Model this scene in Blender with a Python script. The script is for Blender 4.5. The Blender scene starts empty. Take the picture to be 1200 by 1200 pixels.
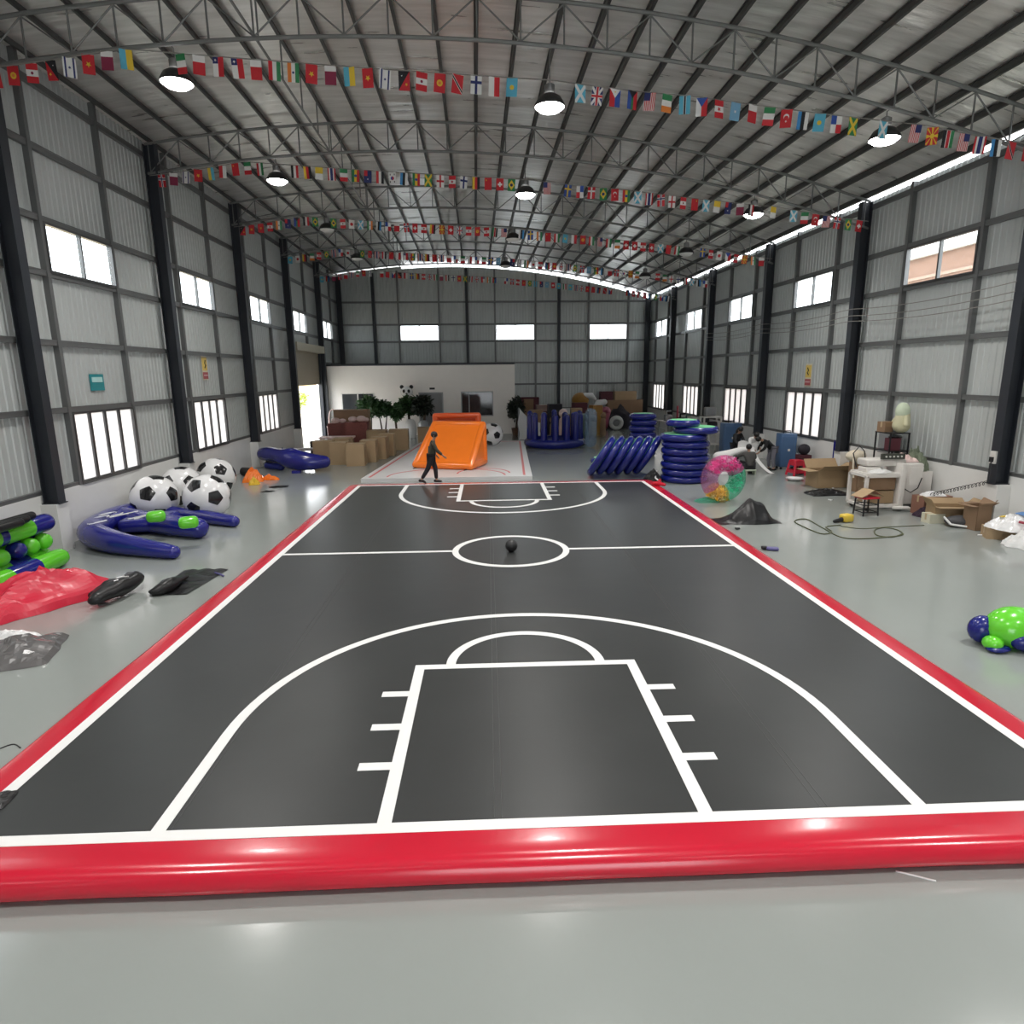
import bpy, bmesh, math, random
from mathutils import Vector, Matrix, noise
PI = math.pi
random.seed(7)
SC = bpy.context.scene
COL = SC.collection

# ------------------------------------------------------------------ camera
# World frame = the hall: +y runs down the hall, +x to the right wall, z up, floor at 0 (metres).
F_PX = 752.26
TH = 0.018                                    # the court lies turned by this angle in the hall
def _basis(p, y, r):
    f = Vector((math.sin(y) * math.cos(p), math.cos(y) * math.cos(p), -math.sin(p)))
    rt = Vector((math.cos(y), -math.sin(y), 0)); up = rt.cross(f)
    return math.cos(r) * rt + math.sin(r) * up, -math.sin(r) * rt + math.cos(r) * up, f
RZ = Matrix.Rotation(-TH, 3, 'Z')
RT, UP, FW = (RZ @ v for v in _basis(0.21192, 0.03501, -0.01109))
CT = 0.25                                     # thickness of the inflated court
CAM = RZ @ Vector((-0.419, 0, 3.6 + CT))
cd = bpy.data.cameras.new('camera'); cam = bpy.data.objects.new('camera', cd); COL.objects.link(cam)
cd.sensor_fit = 'HORIZONTAL'; cd.sensor_width = 36.0; cd.lens = F_PX / 1200 * 36
cd.clip_start = 0.05; cd.clip_end = 500
m = Matrix.Identity(4)
for i in range(3):
    m[i][0] = RT[i]; m[i][1] = UP[i]; m[i][2] = -FW[i]; m[i][3] = CAM[i]
cam.matrix_world = m
SC.camera = cam
def ray(u, v): return FW + RT * ((u - 600) / F_PX) - UP * ((v - 600) / F_PX)
def G(u, v, z=0.0):                            # pixel -> point on the horizontal plane at height z
    d = ray(u, v); return CAM + d * ((z - CAM.z) / d.z)
def GX(u, v, x): d = ray(u, v); return CAM + d * ((x - CAM.x) / d.x)
def GY(u, v, y): d = ray(u, v); return CAM + d * ((y - CAM.y) / d.y)

# ------------------------------------------------------------------ light and exposure
SC.view_settings.view_transform = 'Standard'; SC.view_settings.look = 'None'
SC.view_settings.gamma = 1.0; SC.view_settings.use_curve_mapping = False
SC.view_settings.exposure = 0.12
wd = bpy.data.worlds.new('overcast_sky'); SC.world = wd; wd.use_nodes = True
nt = wd.node_tree; bg = nt.nodes['Background']
bg.inputs[0].default_value = (0.93, 0.96, 1.0, 1); bg.inputs[1].default_value = 5.6
LAMP_W = 155.0

# ------------------------------------------------------------------ helpers
MATS = {}
def mat(name, col, rough=0.5, metal=0.0, var=0.06, vscale=3.0, bump=0.0, bscale=20.0, coat=0.0, spec=0.5, stretch=None):
    if name in MATS: return MATS[name]
    mt = bpy.data.materials.new(name); mt.use_nodes = True
    n = mt.node_tree.nodes; l = mt.node_tree.links; b = n['Principled BSDF']
    b.inputs['Roughness'].default_value = rough; b.inputs['Metallic'].default_value = metal
    b.inputs['Coat Weight'].default_value = coat; b.inputs['Specular IOR Level'].default_value = spec
    b.inputs['Coat Roughness'].default_value = 0.12
    tc = n.new('ShaderNodeTexCoord'); mp = n.new('ShaderNodeMapping'); l.new(tc.outputs['Object'], mp.inputs[0])
    if stretch: mp.inputs['Scale'].default_value = stretch
    nz = n.new('ShaderNodeTexNoise'); nz.inputs['Scale'].default_value = vscale; nz.inputs['Detail'].default_value = 4
    l.new(mp.outputs[0], nz.inputs['Vector'])
    mx = n.new('ShaderNodeMix'); mx.data_type = 'RGBA'
    mx.inputs[6].default_value = (*[max(0, c * (1 - var)) for c in col], 1)
    mx.inputs[7].default_value = (*[min(1, c * (1 + var)) for c in col], 1)
    l.new(nz.outputs['Fac'], mx.inputs[0]); l.new(mx.outputs[2], b.inputs['Base Color'])
    if bump:
        n2 = n.new('ShaderNodeTexNoise'); n2.inputs['Scale'].default_value = bscale; n2.inputs['Detail'].default_value = 3
        l.new(mp.outputs[0], n2.inputs['Vector'])
        bp = n.new('ShaderNodeBump'); bp.inputs['Strength'].default_value = bump; bp.inputs['Distance'].default_value = 0.02
        l.new(n2.outputs['Fac'], bp.inputs['Height']); l.new(bp.outputs[0], b.inputs['Normal'])
    MATS[name] = mt
    return mt
def glassy(name, col, alpha, rough=0.05):
    if name in MATS: return MATS[name]
    mt = bpy.data.materials.new(name); mt.use_nodes = True
    n = mt.node_tree.nodes; l = mt.node_tree.links; n.clear()
    o = n.new('ShaderNodeOutputMaterial'); t = n.new('ShaderNodeBsdfTransparent'); p = n.new('ShaderNodeBsdfPrincipled')
    t.inputs[0].default_value = (*[0.5 + 0.5 * c for c in col], 1)
    nz = n.new('ShaderNodeTexNoise'); nz.inputs['Scale'].default_value = 6
    mxc = n.new('ShaderNodeMix'); mxc.data_type = 'RGBA'
    mxc.inputs[6].default_value = (*[c * 0.9 for c in col], 1); mxc.inputs[7].default_value = (*col, 1)
    l.new(nz.outputs['Fac'], mxc.inputs[0]); l.new(mxc.outputs[2], p.inputs['Base Color'])
    p.inputs['Roughness'].default_value = rough
    mx = n.new('ShaderNodeMixShader'); mx.inputs[0].default_value = alpha
    l.new(t.outputs[0], mx.inputs[1]); l.new(p.outputs[0], mx.inputs[2]); l.new(mx.outputs[0], o.inputs[0])
    MATS[name] = mt
    return mt

class MB:
    """collects shapes, then links them as one mesh object"""
    def __init__(s, org=(0, 0, 0)):
        s.v = []; s.f = []; s.m = []; s.o = Vector(org); s.mi = 0
    def add(s, vs, fs):
        b = len(s.v); s.v += [Vector(p) - s.o for p in vs]
        for f in fs: s.f.append([b + i for i in f]); s.m.append(s.mi)
        return s
    def box(s, c, d, rz=0.0, M=None):
        hx, hy, hz = d[0] / 2, d[1] / 2, d[2] / 2; c = Vector(c)
        R = M if M is not None else Matrix.Rotation(rz, 3, 'Z')
        P = [c + R @ Vector((x, y, z)) for x in (-hx, hx) for y in (-hy, hy) for z in (-hz, hz)]
        return s.add(P, [(0, 1, 3, 2), (4, 6, 7, 5), (0, 4, 5, 1), (2, 3, 7, 6), (0, 2, 6, 4), (1, 5, 7, 3)])
    def rbox(s, c, d, r=0.03, rz=0.0, n=3, pw=None):
        """rounded (pillow) box: superellipsoid-ish via bevelled cube"""
        bm = bmesh.new(); bmesh.ops.create_cube(bm, size=1.0)
        for q in bm.verts: q.co = Vector((q.co.x * d[0], q.co.y * d[1], q.co.z * d[2]))
        bmesh.ops.bevel(bm, geom=bm.edges[:], offset=r, segments=n, affect='EDGES', profile=0.5)
        R = Matrix.Rotation(rz, 3, 'Z'); c = Vector(c)
        bm.verts.index_update()
        s.add([c + R @ q.co for q in bm.verts], [[q.index for q in f.verts] for f in bm.faces]); bm.free(); return s
    def bar(s, a, b, w, h=None, up=(0, 0, 1)):
        a = Vector(a); b = Vector(b); h = h or w; d = (b - a).normalized(); up = Vector(up)
        if abs(d.dot(up)) > 0.98: up = Vector((1, 0, 0))
        x = d.cross(up).normalized(); y = x.cross(d)
        P = [p + x * sx * w / 2 + y * sy * h / 2 for p in (a, b) for sx, sy in ((-1, -1), (1, -1), (1, 1), (-1, 1))]
        return s.add(P, [(0, 1, 2, 3)[::-1], (4, 5, 6, 7), (0, 1, 5, 4), (1, 2, 6, 5), (2, 3, 7, 6), (3, 0, 4, 7)])
    def tube(s, pts, r, n=12, cap='flat', closed=False, flat=1.0):
        """swept circle along pts; r number or list; cap 'round' or 'flat'; flat squashes vertically"""
        P = [Vector(p) for p in pts]; R = list(r) if hasattr(r, '__len__') else [r] * len(P)
        if cap == 'round' and not closed:
            d0 = (P[0] - P[1]).normalized(); d1 = (P[-1] - P[-2]).normalized(); a = []; ar = []; z = []; zr = []
            for k in (0.05, 0.35, 0.7):
                cs = math.sqrt(1 - (1 - k) ** 2)
                a.append(P[0] + d0 * R[0] * (1 - k)); ar.append(R[0] * cs)
                z.append(P[-1] + d1 * R[-1] * (1 - k)); zr.append(R[-1] * cs)
            P = a + P + z[::-1]; R = ar + R + zr[::-1]
        N = len(P); vs = []; px = None
        for i in range(N):
            if closed: d = P[(i + 1) % N] - P[i - 1]
            else: d = P[min(i + 1, N - 1)] - P[max(i - 1, 0)]
            d.normalize()
            ref = px if px is not None else (Vector((0, 0, 1)) if abs(d.z) < 0.9 else Vector((1, 0, 0)))
            y = (ref - d * ref.dot(d)).normalized(); x = d.cross(y); px = y
            for k in range(n):
                t = 2 * PI * k / n; o = x * math.cos(t) * R[i] + y * math.sin(t) * R[i]
                vs.append(P[i] + Vector((o.x, o.y, o.z * flat)))
        fs = [(i * n + k, i * n + (k + 1) % n, ((i + 1) % N) * n + (k + 1) % n, ((i + 1) % N) * n + k)
              for i in range(N if closed else N - 1) for k in range(n)]
        if not closed: fs += [list(range(n))[::-1], list(range((N - 1) * n, N * n))]
        return s.add(vs, fs)
    def cyl(s, a, b, r, n=16): return s.tube([a, b], r if hasattr(r, '__len__') else [r, r], n)
    def lathe(s, prof, c=(0, 0, 0), n=24, M=None, cap=True):
        c = Vector(c); M = M or Matrix.Identity(3); vs = []
        for k in range(n):
            t = 2 * PI * k / n
            for (r, z) in prof: vs.append(c + M @ Vector((r * math.cos(t), r * math.sin(t), z)))
        p = len(prof); fs = [(k * p + j, ((k + 1) % n) * p + j, ((k + 1) % n) * p + j + 1, k * p + j + 1) for k in range(n) for j in range(p - 1)]
        if cap and prof[0][0] > 2e-3: fs.append([k * p for k in range(n)][::-1])
        if cap and prof[-1][0] > 2e-3: fs.append([k * p + p - 1 for k in range(n)])
        return s.add(vs, fs)
    def ball(s, c, r, n=16, sq=(1, 1, 1), M=None):
        h = n // 2; prof = [(math.sin(PI * j / h), -math.cos(PI * j / h)) for j in range(h + 1)]
        S = Matrix.Diagonal(Vector((r * sq[0], r * sq[1], r * sq[2])))
        return s.lathe([(max(a, 1e-5), b) for a, b in prof], c, n, (M @ S) if M is not None else S)
    def prism(s, poly, z0, z1):
        n = len(poly)
        vs = [(x, y, z0) for x, y in poly] + [(x, y, z1) for x, y in poly]
        return s.add(vs, [list(range(n))[::-1], list(range(n, 2 * n))] + [(i, (i + 1) % n, n + (i + 1) % n, n + i) for i in range(n)])
    def grid(s, fn, nu, nv):
        vs = [fn(i / nu, j / nv) for j in range(nv + 1) for i in range(nu + 1)]
        return s.add(vs, [(j * (nu + 1) + i, j * (nu + 1) + i + 1, (j + 1) * (nu + 1) + i + 1, (j + 1) * (nu + 1) + i) for j in range(nv) for i in range(nu)])
    def data(s, name, mats, smooth=False, weld=False):
        me = bpy.data.meshes.new(name); me.from_pydata([tuple(p) for p in s.v], [], s.f)
        for q in (mats if isinstance(mats, (list, tuple)) else [mats]): me.materials.append(q)
        for p, k in zip(me.polygons, s.m): p.material_index = k; p.use_smooth = smooth
        bm = bmesh.new(); bm.from_mesh(me)
        if weld: bmesh.ops.remove_doubles(bm, verts=bm.verts, dist=1e-4)
        bmesh.ops.recalc_face_normals(bm, faces=bm.faces); bm.to_mesh(me); bm.free(); me.update()
        if smooth:
            try: me.set_sharp_from_angle(angle=math.radians(50))
            except Exception: pass
        return me
    def build(s, name, mats, parent=None, smooth=False, weld=False):
        return link(name, s.data(name, mats, smooth, weld), parent)
def link(name, data, parent=None, loc=None, rz=None):
    o = bpy.data.objects.new(name, data); COL.objects.link(o)
    if parent is not None: o.parent = parent
    if loc is not None: o.location = loc
    if rz is not None: o.rotation_euler = (0, 0, rz)
    return o
def tag(o, label, cat, group=None):
    o['label'] = label; o['category'] = cat
    if group: o['group'] = group
    return o
def thing(name, label, cat, loc=(0, 0, 0), rz=0.0, group=None):
    o = link(name, None, None, loc, rz); o.empty_display_size = 0.1
    return tag(o, label, cat, group)
def struct(o): o['kind'] = 'structure'; return o
def dup(root, label=None, loc=None, rz=None):
    r = root.copy(); COL.objects.link(r)
    if label: r['label'] = label
    if loc is not None: r.location = loc
    if rz is not None: r.rotation_euler = (r.rotation_euler[0], r.rotation_euler[1], rz)
    for ch in list(root.children):
        c = ch.copy(); COL.objects.link(c); c.parent = r
        for g in list(ch.children):
            d = g.copy(); COL.objects.link(d); d.parent = c
    return r
def heap_mesh(mb, w, d, h, seed, n=36, freq=2.2, edge=0.25, sharp=1.0, cx=0, cy=0):
    """crumpled sheet lying on the ground: ragged outline, ridged folds"""
    def fn(a, b):
        x, y = (a * 2 - 1), (b * 2 - 1)
        # square -> disc with ragged rim
        r = max(abs(x), abs(y)); ang = math.atan2(y, x)
        rim = 1 + edge * noise.noise(Vector((math.cos(ang) * 1.7, math.sin(ang) * 1.7, seed)))
        L = math.hypot(x, y) or 1; k = r / L * (0.35 + 0.65 * L / max(r, 1e-6) * 0.85) * rim
        X, Y = x * k, y * k
        p = Vector((X * freq, Y * freq, seed * 3.1))
        p = p + 0.5 * Vector((noise.noise(p * 0.9 + Vector((3, 7, 1))), noise.noise(p * 0.9 + Vector((9, 2, 5))), 0))
        rid = 1 - abs(noise.noise(p)) * 1.9
        rid2 = 1 - abs(noise.noise(p * 2.3 + Vector((5, 1, 2)))) * 1.7
        fall = max(0.0, 1 - r) ** 0.6
        z = h * fall * (0.45 + 0.4 * max(rid, 0) ** sharp + 0.25 * max(rid2, 0)) if r < 1 else 0
        return Vector((cx + X * w / 2, cy + Y * d / 2, max(0.004, z)))
    return mb.grid(fn, n, n)
# ------------------------------------------------------------------ materials of the setting
M_FLOOR = mat('grey_epoxy', (0.285, 0.31, 0.295), 0.16, var=0.07, vscale=0.5, bump=0.05, bscale=3.0, spec=0.55)
M_SHEET = mat('grey_metal_sheet', (0.53, 0.56, 0.55), 0.42, 0.15, var=0.05, vscale=1.5)
M_GIRT = mat('galvanised_girt', (0.17, 0.175, 0.175), 0.45, 0.4)
M_COLM = mat('dark_paint_steel', (0.022, 0.026, 0.034), 0.45)
M_STEEL = mat('grey_paint_steel', (0.20, 0.205, 0.20), 0.45, 0.3)
M_PURL = mat('purlin_steel', (0.07, 0.072, 0.07), 0.5, 0.3)
M_PLAST = mat('white_plaster', (0.74, 0.74, 0.72), 0.6, var=0.06, vscale=2, bump=0.05, bscale=30)
M_OFFICE = mat('office_plaster', (0.86, 0.82, 0.78), 0.7, var=0.03)
M_FRAME = mat('dark_aluminium', (0.10, 0.10, 0.10), 0.35, 0.6)
M_GLASS = glassy('window_glass', (0.9, 0.95, 0.95), 0.06)
# foil roof lining
M_FOIL = bpy.data.materials.new('silver_foil_lining'); M_FOIL.use_nodes = True
def _foil():
    n = M_FOIL.node_tree.nodes; l = M_FOIL.node_tree.links; b = n['Principled BSDF']
    b.inputs['Metallic'].default_value = 0.62
    tc = n.new('ShaderNodeTexCoord'); mp = n.new('ShaderNodeMapping'); l.new(tc.outputs['Object'], mp.inputs[0])
    mp.inputs['Scale'].default_value = (0.35, 2.6, 1)
    nz = n.new('ShaderNodeTexNoise'); nz.inputs['Scale'].default_value = 1.6; nz.inputs['Detail'].default_value = 6
    l.new(mp.outputs[0], nz.inputs['Vector'])
    cr = n.new('ShaderNodeValToRGB'); cr.color_ramp.elements[0].position = 0.3; cr.color_ramp.elements[1].position = 0.72
    cr.color_ramp.elements[0].color = (0.66, 0.65, 0.61, 1); cr.color_ramp.elements[1].color = (0.94, 0.93, 0.90, 1)
    l.new(nz.outputs['Fac'], cr.inputs[0]); l.new(cr.outputs[0], b.inputs['Base Color'])
    rr = n.new('ShaderNodeMapRange'); rr.inputs[3].default_value = 0.2; rr.inputs[4].default_value = 0.42
    l.new(nz.outputs['Fac'], rr.inputs[0]); l.new(rr.outputs[0], b.inputs['Roughness'])
    bp = n.new('ShaderNodeBump'); bp.inputs['Strength'].default_value = 0.5; bp.inputs['Distance'].default_value = 0.08
    l.new(nz.outputs['Fac'], bp.inputs['Height']); l.new(bp.outputs[0], b.inputs['Normal'])
_foil()
# frosted panes of the low windows
M_FROST = bpy.data.materials.new('frosted_pane'); M_FROST.use_nodes = True
def _frost():
    n = M_FROST.node_tree.nodes; l = M_FROST.node_tree.links; n.clear()
    o = n.new('ShaderNodeOutputMaterial'); t = n.new('ShaderNodeBsdfTranslucent'); g = n.new('ShaderNodeBsdfGlossy'); p = n.new('ShaderNodeBsdfTransparent')
    nz = n.new('ShaderNodeTexNoise'); nz.inputs['Scale'].default_value = 1.5
    mc = n.new('ShaderNodeMix'); mc.data_type = 'RGBA'; mc.inputs[6].default_value = (0.52, 0.49, 0.49, 1); mc.inputs[7].default_value = (0.60, 0.60, 0.585, 1)
    l.new(nz.outputs['Fac'], mc.inputs[0]); l.new(mc.outputs[2], t.inputs[0])
    g.inputs['Roughness'].default_value = 0.1
    a = n.new('ShaderNodeMixShader'); a.inputs[0].default_value = 0.12; l.new(t.outputs[0], a.inputs[1]); l.new(p.outputs[0], a.inputs[2])
    b = n.new('ShaderNodeMixShader'); b.inputs[0].default_value = 0.05; l.new(a.outputs[0], b.inputs[1]); l.new(g.outputs[0], b.inputs[2])
    l.new(b.outputs[0], o.inputs[0])
_frost()

# ------------------------------------------------------------------ the hall
XL, XR, YN, YF = -10.18, 12.43, -7.0, 48.4
BAY = 6.8; COLY = [14.8 + BAY * i for i in range(-3, 5)]      # -5.6 ... 42.0
ZR = [1.3, 3.1, 4.65, 6.2, 7.4, 8.95]
def arc(x): return 11.38 - 0.0105 * (x + 2.1) ** 2            # top chord of the roof trusses
DEP = 0.85
fl = MB(); fl.grid(lambda a, b: Vector((XL - 0.3 + a * (XR - XL + 0.6), YN + b * (YF - YN + 0.3), 0)), 12, 30)
struct(fl.build('floor', M_FLOOR))

_pan = {}
def panel_mesh(w, h):
    k = (round(w, 2), round(h, 2))
    if k not in _pan:
        mb = MB(); n = max(2, round(w / 0.21)); p = w / n; prof = []
        for i in range(n):
            for dx, dz in ((0.0, 0), (0.36, 0), (0.46, -0.024), (0.72, -0.024), (0.82, 0)): prof.append(((i + dx) * p - w / 2, dz))
        prof.append((w / 2, 0))
        q = len(prof)
        mb.add([(x, d, z) for z in (-h / 2, h / 2) for x, d in prof], [(i, i + 1, q + i + 1, q + i) for i in range(q - 1)])
        _pan[k] = mb.data('panel', M_SHEET)
    return _pan[k]
def add_panel(parent, axis, pos, a0, a1, z0, z1):
    me = panel_mesh(a1 - a0, z1 - z0); c = (a0 + a1) / 2; z = (z0 + z1) / 2
    if axis == 'L': link('panel', me, parent, (pos, c, z), -PI / 2)
    elif axis == 'R': link('panel', me, parent, (pos, c, z), PI / 2)
    else: link('panel', me, parent, (c, pos, z), PI)
WN = [0]
def window(axis, pos, a0, a1, z0, z1, panes, pane_mat, skip=()):
    """framed window; axis L/R in a long wall, F in the far wall"""
    WN[0] += 1
    def P(a, d, z): return (pos + d, a, z) if axis in 'LR' else (a, pos + d, z)
    def bx(mb, A0, A1, d0, d1, Z0, Z1):
        p, q = P(A0, d0, Z0), P(A1, d1, Z1)
        mb.box([(s + t) / 2 for s, t in zip(p, q)], [abs(s - t) for s, t in zip(p, q)])
    s = 1 if axis == 'L' else -1
    t = 0.06
    fr = MB(); d0, d1 = (-0.1, 0.03) if s > 0 else (-0.03, 0.1)
    bx(fr, a0, a1, d0, d1, z0, z0 + t); bx(fr, a0, a1, d0, d1, z1 - t, z1)
    bx(fr, a0, a0 + t, d0, d1, z0 + t, z1 - t); bx(fr, a1 - t, a1, d0, d1, z0 + t, z1 - t)
    root = struct(fr.build('window_%d' % WN[0], M_FRAME))
    w = (a1 - a0 - 2 * t) / panes
    for i in range(1, panes):
        mb = MB(); c = a0 + t + w * i; hw_ = 0.03 if panes == 2 else 0.05; bx(mb, c - hw_, c + hw_, d0 + 0.02, d1 - 0.02, z0 + t, z1 - t); mb.build('mullion', M_FRAME, root)
    for i in range(panes):
        if i in skip: continue
        mb = MB(); c = a0 + t + w * i; dd = -0.04 * s; bx(mb, c + 0.02, c + w - 0.02, dd - 0.004, dd + 0.004, z0 + t, z1 - t); mb.build('pane', pane_mat, root)
    return root

def long_wall(side):
    L = side == 'left'; ax = 'L' if L else 'R'; X = XL if L else XR; s = 1 if L else -1
    offs = (1.37, 4.30) if L else (1.87, 4.82)
    ztop = 10.88 if L else 9.2
    door = (35.65, 41.75) if L else None
    pl = MB(); xs = X - 0.12 * s
    spans = [(YN, door[0]), (door[1], YF)] if L else [(YN, YF)]
    for a, b in spans: pl.box((X - 0.15 * s, (a + b) / 2, 0.65), (0.3, b - a, 1.3))
    root = struct(pl.build('wall_' + side, M_PLAST))
    rows = ZR + [ztop] if L else ZR + [ztop]
    ys = []
    for i in range(-3, 5):
        c = 14.8 + BAY * i; ys += [c, c + offs[0], c + offs[1]]
    ys = [YN] + [y for y in ys if y < YF - 0.3] + [YF + 0.14]
    winbays = set()
    for i in range(-3, 5):
        c = 14.8 + BAY * i; a0, a1 = c + offs[0] + 0.05, c + offs[1] - 0.05
        if a1 > YF: continue
        window(ax, X, a0, a1, 6.25, 7.37, 2, M_GLASS)
        lo = True
        if L and i in (3, 4): lo = False
        if not L and i == 0: lo = False
        if lo:
            if (not L) and i == 2:
                window(ax, X, a0, a1, 1.29, 3.06, 4, M_FROST)
            else: window(ax, X, a0, a1, 1.29, 3.06, 4, M_FROST)
        winbays.add((i, lo))
    def cell(a, b, z0, z1):
        mid = (a + b) / 2
        i = math.floor((mid - 14.8) / BAY); f = (mid - 14.8) - i * BAY
        return i, offs[0] < f < offs[1]
    for a, b in zip(ys[:-1], ys[1:]):
        for k, (z0, z1) in enumerate(zip(rows[:-1], rows[1:])):
            if z1 - z0 < 0.12: continue
            i, mid = cell(a, b, z0, z1)
            if mid and k == 3: continue
            if mid and k == 0 and (i, True) in winbays: continue
            A, B = a, b
            if door and z0 < 5.2 and a < door[1] and b > door[0]:
                if z1 > 5.25 and z0 >= 4.6:
                    add_panel(root, ax, xs, A, B, 5.25, z1)
                if a < door[0] - 0.2: add_panel(root, ax, xs, a, door[0], z0, min(z1, 5.25))
                if b > door[1] + 0.2: add_panel(root, ax, xs, door[1], b, z0, min(z1, 5.25))
                continue
            add_panel(root, ax, xs, A, B, z0, z1)
    # girts, bay by bay, and window posts
    cs = [YN] + COLY + [YF]
    for a, b in zip(cs[:-1], cs[1:]):
        for z in ZR + ([10.35] if L else []):
            segs = [(a, b)]
            if door and z < 5.2 and a < door[0] < b: segs = [(a, door[0])] + ([(door[1], b)] if b > door[1] else [])
            for p, q in segs:
                if q - p < 0.15: continue
                mb = MB(); mb.box((X - 0.07 * s, (p + q) / 2, z + 0.02), (0.11, q - p, 0.13))
                mb.box((X - 0.02 * s, (p + q) / 2, z + 0.075), (0.03, q - p, 0.03)); mb.build('girt', M_GIRT, root)
    for c in COLY:
        for o in offs:
            y = c + o
            if y > YF: continue
            z0 = 1.3
            if door and door[0] < y < door[1]: z0 = 5.25
            mb = MB(); mb.box((X - 0.055 * s, y, (z0 + ztop) / 2), (0.14, 0.12, ztop - z0)); mb.build('post', M_GIRT, root)
    for c in COLY:
        if door and abs(c - door[1]) < 0.4: continue
        mb = MB(); mb.box((X + 0.17 * s, c, 0.55), (0.36, 0.42, 1.1)); mb.build('pier', M_PLAST, root)
    return root
W_L = long_wall('left'); W_R = long_wall('right')

def far_wall(name, Y, s, wins):
    pl = MB(); pl.box(((XL + XR) / 2, Y + 0.15 * s, 0.65), (XR - XL, 0.3, 1.3)); root = struct(pl.build(name, M_PLAST))
    posts = [-7.6, -5.87, -2.95, -0.95, 1.07, 4.02, 5.72, 7.9, 10.84]
    xs = [XL - 0.14] + posts + [XR + 0.14]; ax = 'F'
    rows = ZR
    def gap(x): return arc(x) - 0.03 if x > -5.5 else arc(x) + 0.13
    for a, b in zip(xs[:-1], xs[1:]):
        m_ = (a + b) / 2; iswin = any(w0 < m_ < w1 for w0, w1 in wins)
        top = arc(m_) - 0.12
        for z0, z1 in list(zip(rows[:-1], rows[1:])) + [(8.95, None)]:
            if z0 == 6.2 and iswin: continue
            if z1 is None:
                # the sheet follows the arch at the top
                n = max(2, round((b - a) / 0.21)); mb = MB(); vs = []; k = 0; p = (b - a) / n
                for i in range(n):
                    for dx, dz in ((0, 0), (.36, 0), (.46, .035), (.72, .035), (.82, 0)):
                        x = a + (i + dx) * p; vs.append((x, Y + (0.12 + dz) * s, 8.95)); vs.append((x, Y + (0.12 + dz) * s, gap(x))); k += 1
                vs.append((b, Y + 0.12 * s, 8.95)); vs.append((b, Y + 0.12 * s, gap(b))); k += 1
                mb.add(vs, [(2 * i, 2 * i + 2, 2 * i + 3, 2 * i + 1) for i in range(k - 1)]); mb.build('panel', M_SHEET, root)
            else: add_panel(root, ax, Y + 0.12 * s, a, b, z0, z1)
    for z in rows:
        for a, b in zip(xs[:-1], xs[1:]):
            mb = MB(); mb.box(((a + b) / 2, Y + 0.07 * s, z), (b - a, 0.1, 0.13)); mb.build('girt', M_GIRT, root)
    for x in posts:
        wide = x in (-7.6, -0.95, 5.72); mb = MB(); t = arc(x) - 0.15
        mb.box((x, Y + (0.05 if not wide else -0.02) * s, (1.3 + t) / 2), (0.12 if not wide else 0.2, 0.14 if not wide else 0.28, t - 1.3))
        mb.build('post', M_GIRT if not wide else M_COLM, root)
    for w0, w1 in wins: window('F', Y, w0, w1, 6.25, 7.37, 2, M_GLASS)
    return root
W_F = far_wall('wall_far', YF, 1, [(-5.80, -3.02), (1.14, 3.95), (7.97, 10.77)])
# behind the camera: unseen plastered gable wall, open doorway added to let daylight in
nw = MB()
nw.box(((XL - 2.0) / 2, YN - 0.15, 5.5), (-2.0 - XL, 0.3, 11.0)); nw.box(((XR + 4.5) / 2, YN - 0.15, 5.0), (XR - 4.5, 0.3, 10.0))
nw.box((1.25, YN - 0.15, 7.9), (6.5, 0.3, 7.0)); struct(nw.build('wall_near', M_PLAST))

# roof lining on purlins
rf = MB(); NX = 46
rf.grid(lambda a, b: Vector((XL - 0.25 + a * (XR + 0.05 - XL + 0.25), YN - 0.3 + b * (YF - YN + 0.6), arc(XL - 0.25 + a * (XR + 0.3 - XL)) + 0.155)), NX, 2)
ROOF = struct(rf.build('ceiling', M_FOIL, None, True))
PX = [-2.02 + 0.89 * k for k in range(-9, 17) if XL + 0.05 < -2.02 + 0.89 * k < XR - 0.05]
for x in PX:
    mb = MB(); z = arc(x); yc = (YN + YF) / 2; Ln = YF - YN - 0.1
    mb.box((x, yc, z + 0.075), (0.03, Ln, 0.13)); mb.box((x + 0.02, yc, z + 0.018), (0.06, Ln, 0.02)); mb.box((x - 0.02, yc, z + 0.135), (0.06, Ln, 0.02))
    mb.build('purlin', M_PURL, ROOF)

# steel columns
_colL = None
NAMES = ['at the near end of the hall', 'beside the camera', 'just ahead of the camera', 'nearest in view', 'second in view', 'third in view', 'fourth in view', 'fifth in view']
for side, X, s in (('left', XL, 1), ('right', XR, -1)):
    top = arc(X) - 0.05
    for i, y in enumerate(COLY):
        lab = 'dark steel I-beam column on the %s wall, %s' % (side, ['hidden behind the viewer', 'well behind the viewer', 'out of view near the viewer', 'the nearest one in view', 'second nearest in view', 'third nearest in view', 'fourth nearest in view', 'fifth nearest in view'][i])
        if i < 2: continue
        z0 = 1.1
        if side == 'left' and i == 7: z0 = 0.0
        c = thing('steel_column', lab, 'column', (X + 0.02 * s, y, z0), 0, 'steel columns of the %s wall' % side)
        H = top - z0
        for d in (0.02, 0.33):
            mb = MB(); mb.box((d * s, 0, H / 2), (0.022, 0.26, H)); mb.build('flange', M_COLM, c)
        mb = MB(); mb.box((0.175 * s, 0, H / 2), (0.29, 0.016, H)); mb.build('web', M_COLM, c)
        mb = MB(); mb.box((0.175 * s, 0, 0.01), (0.4, 0.3, 0.02)); mb.build('base_plate', M_COLM, c)
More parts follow.
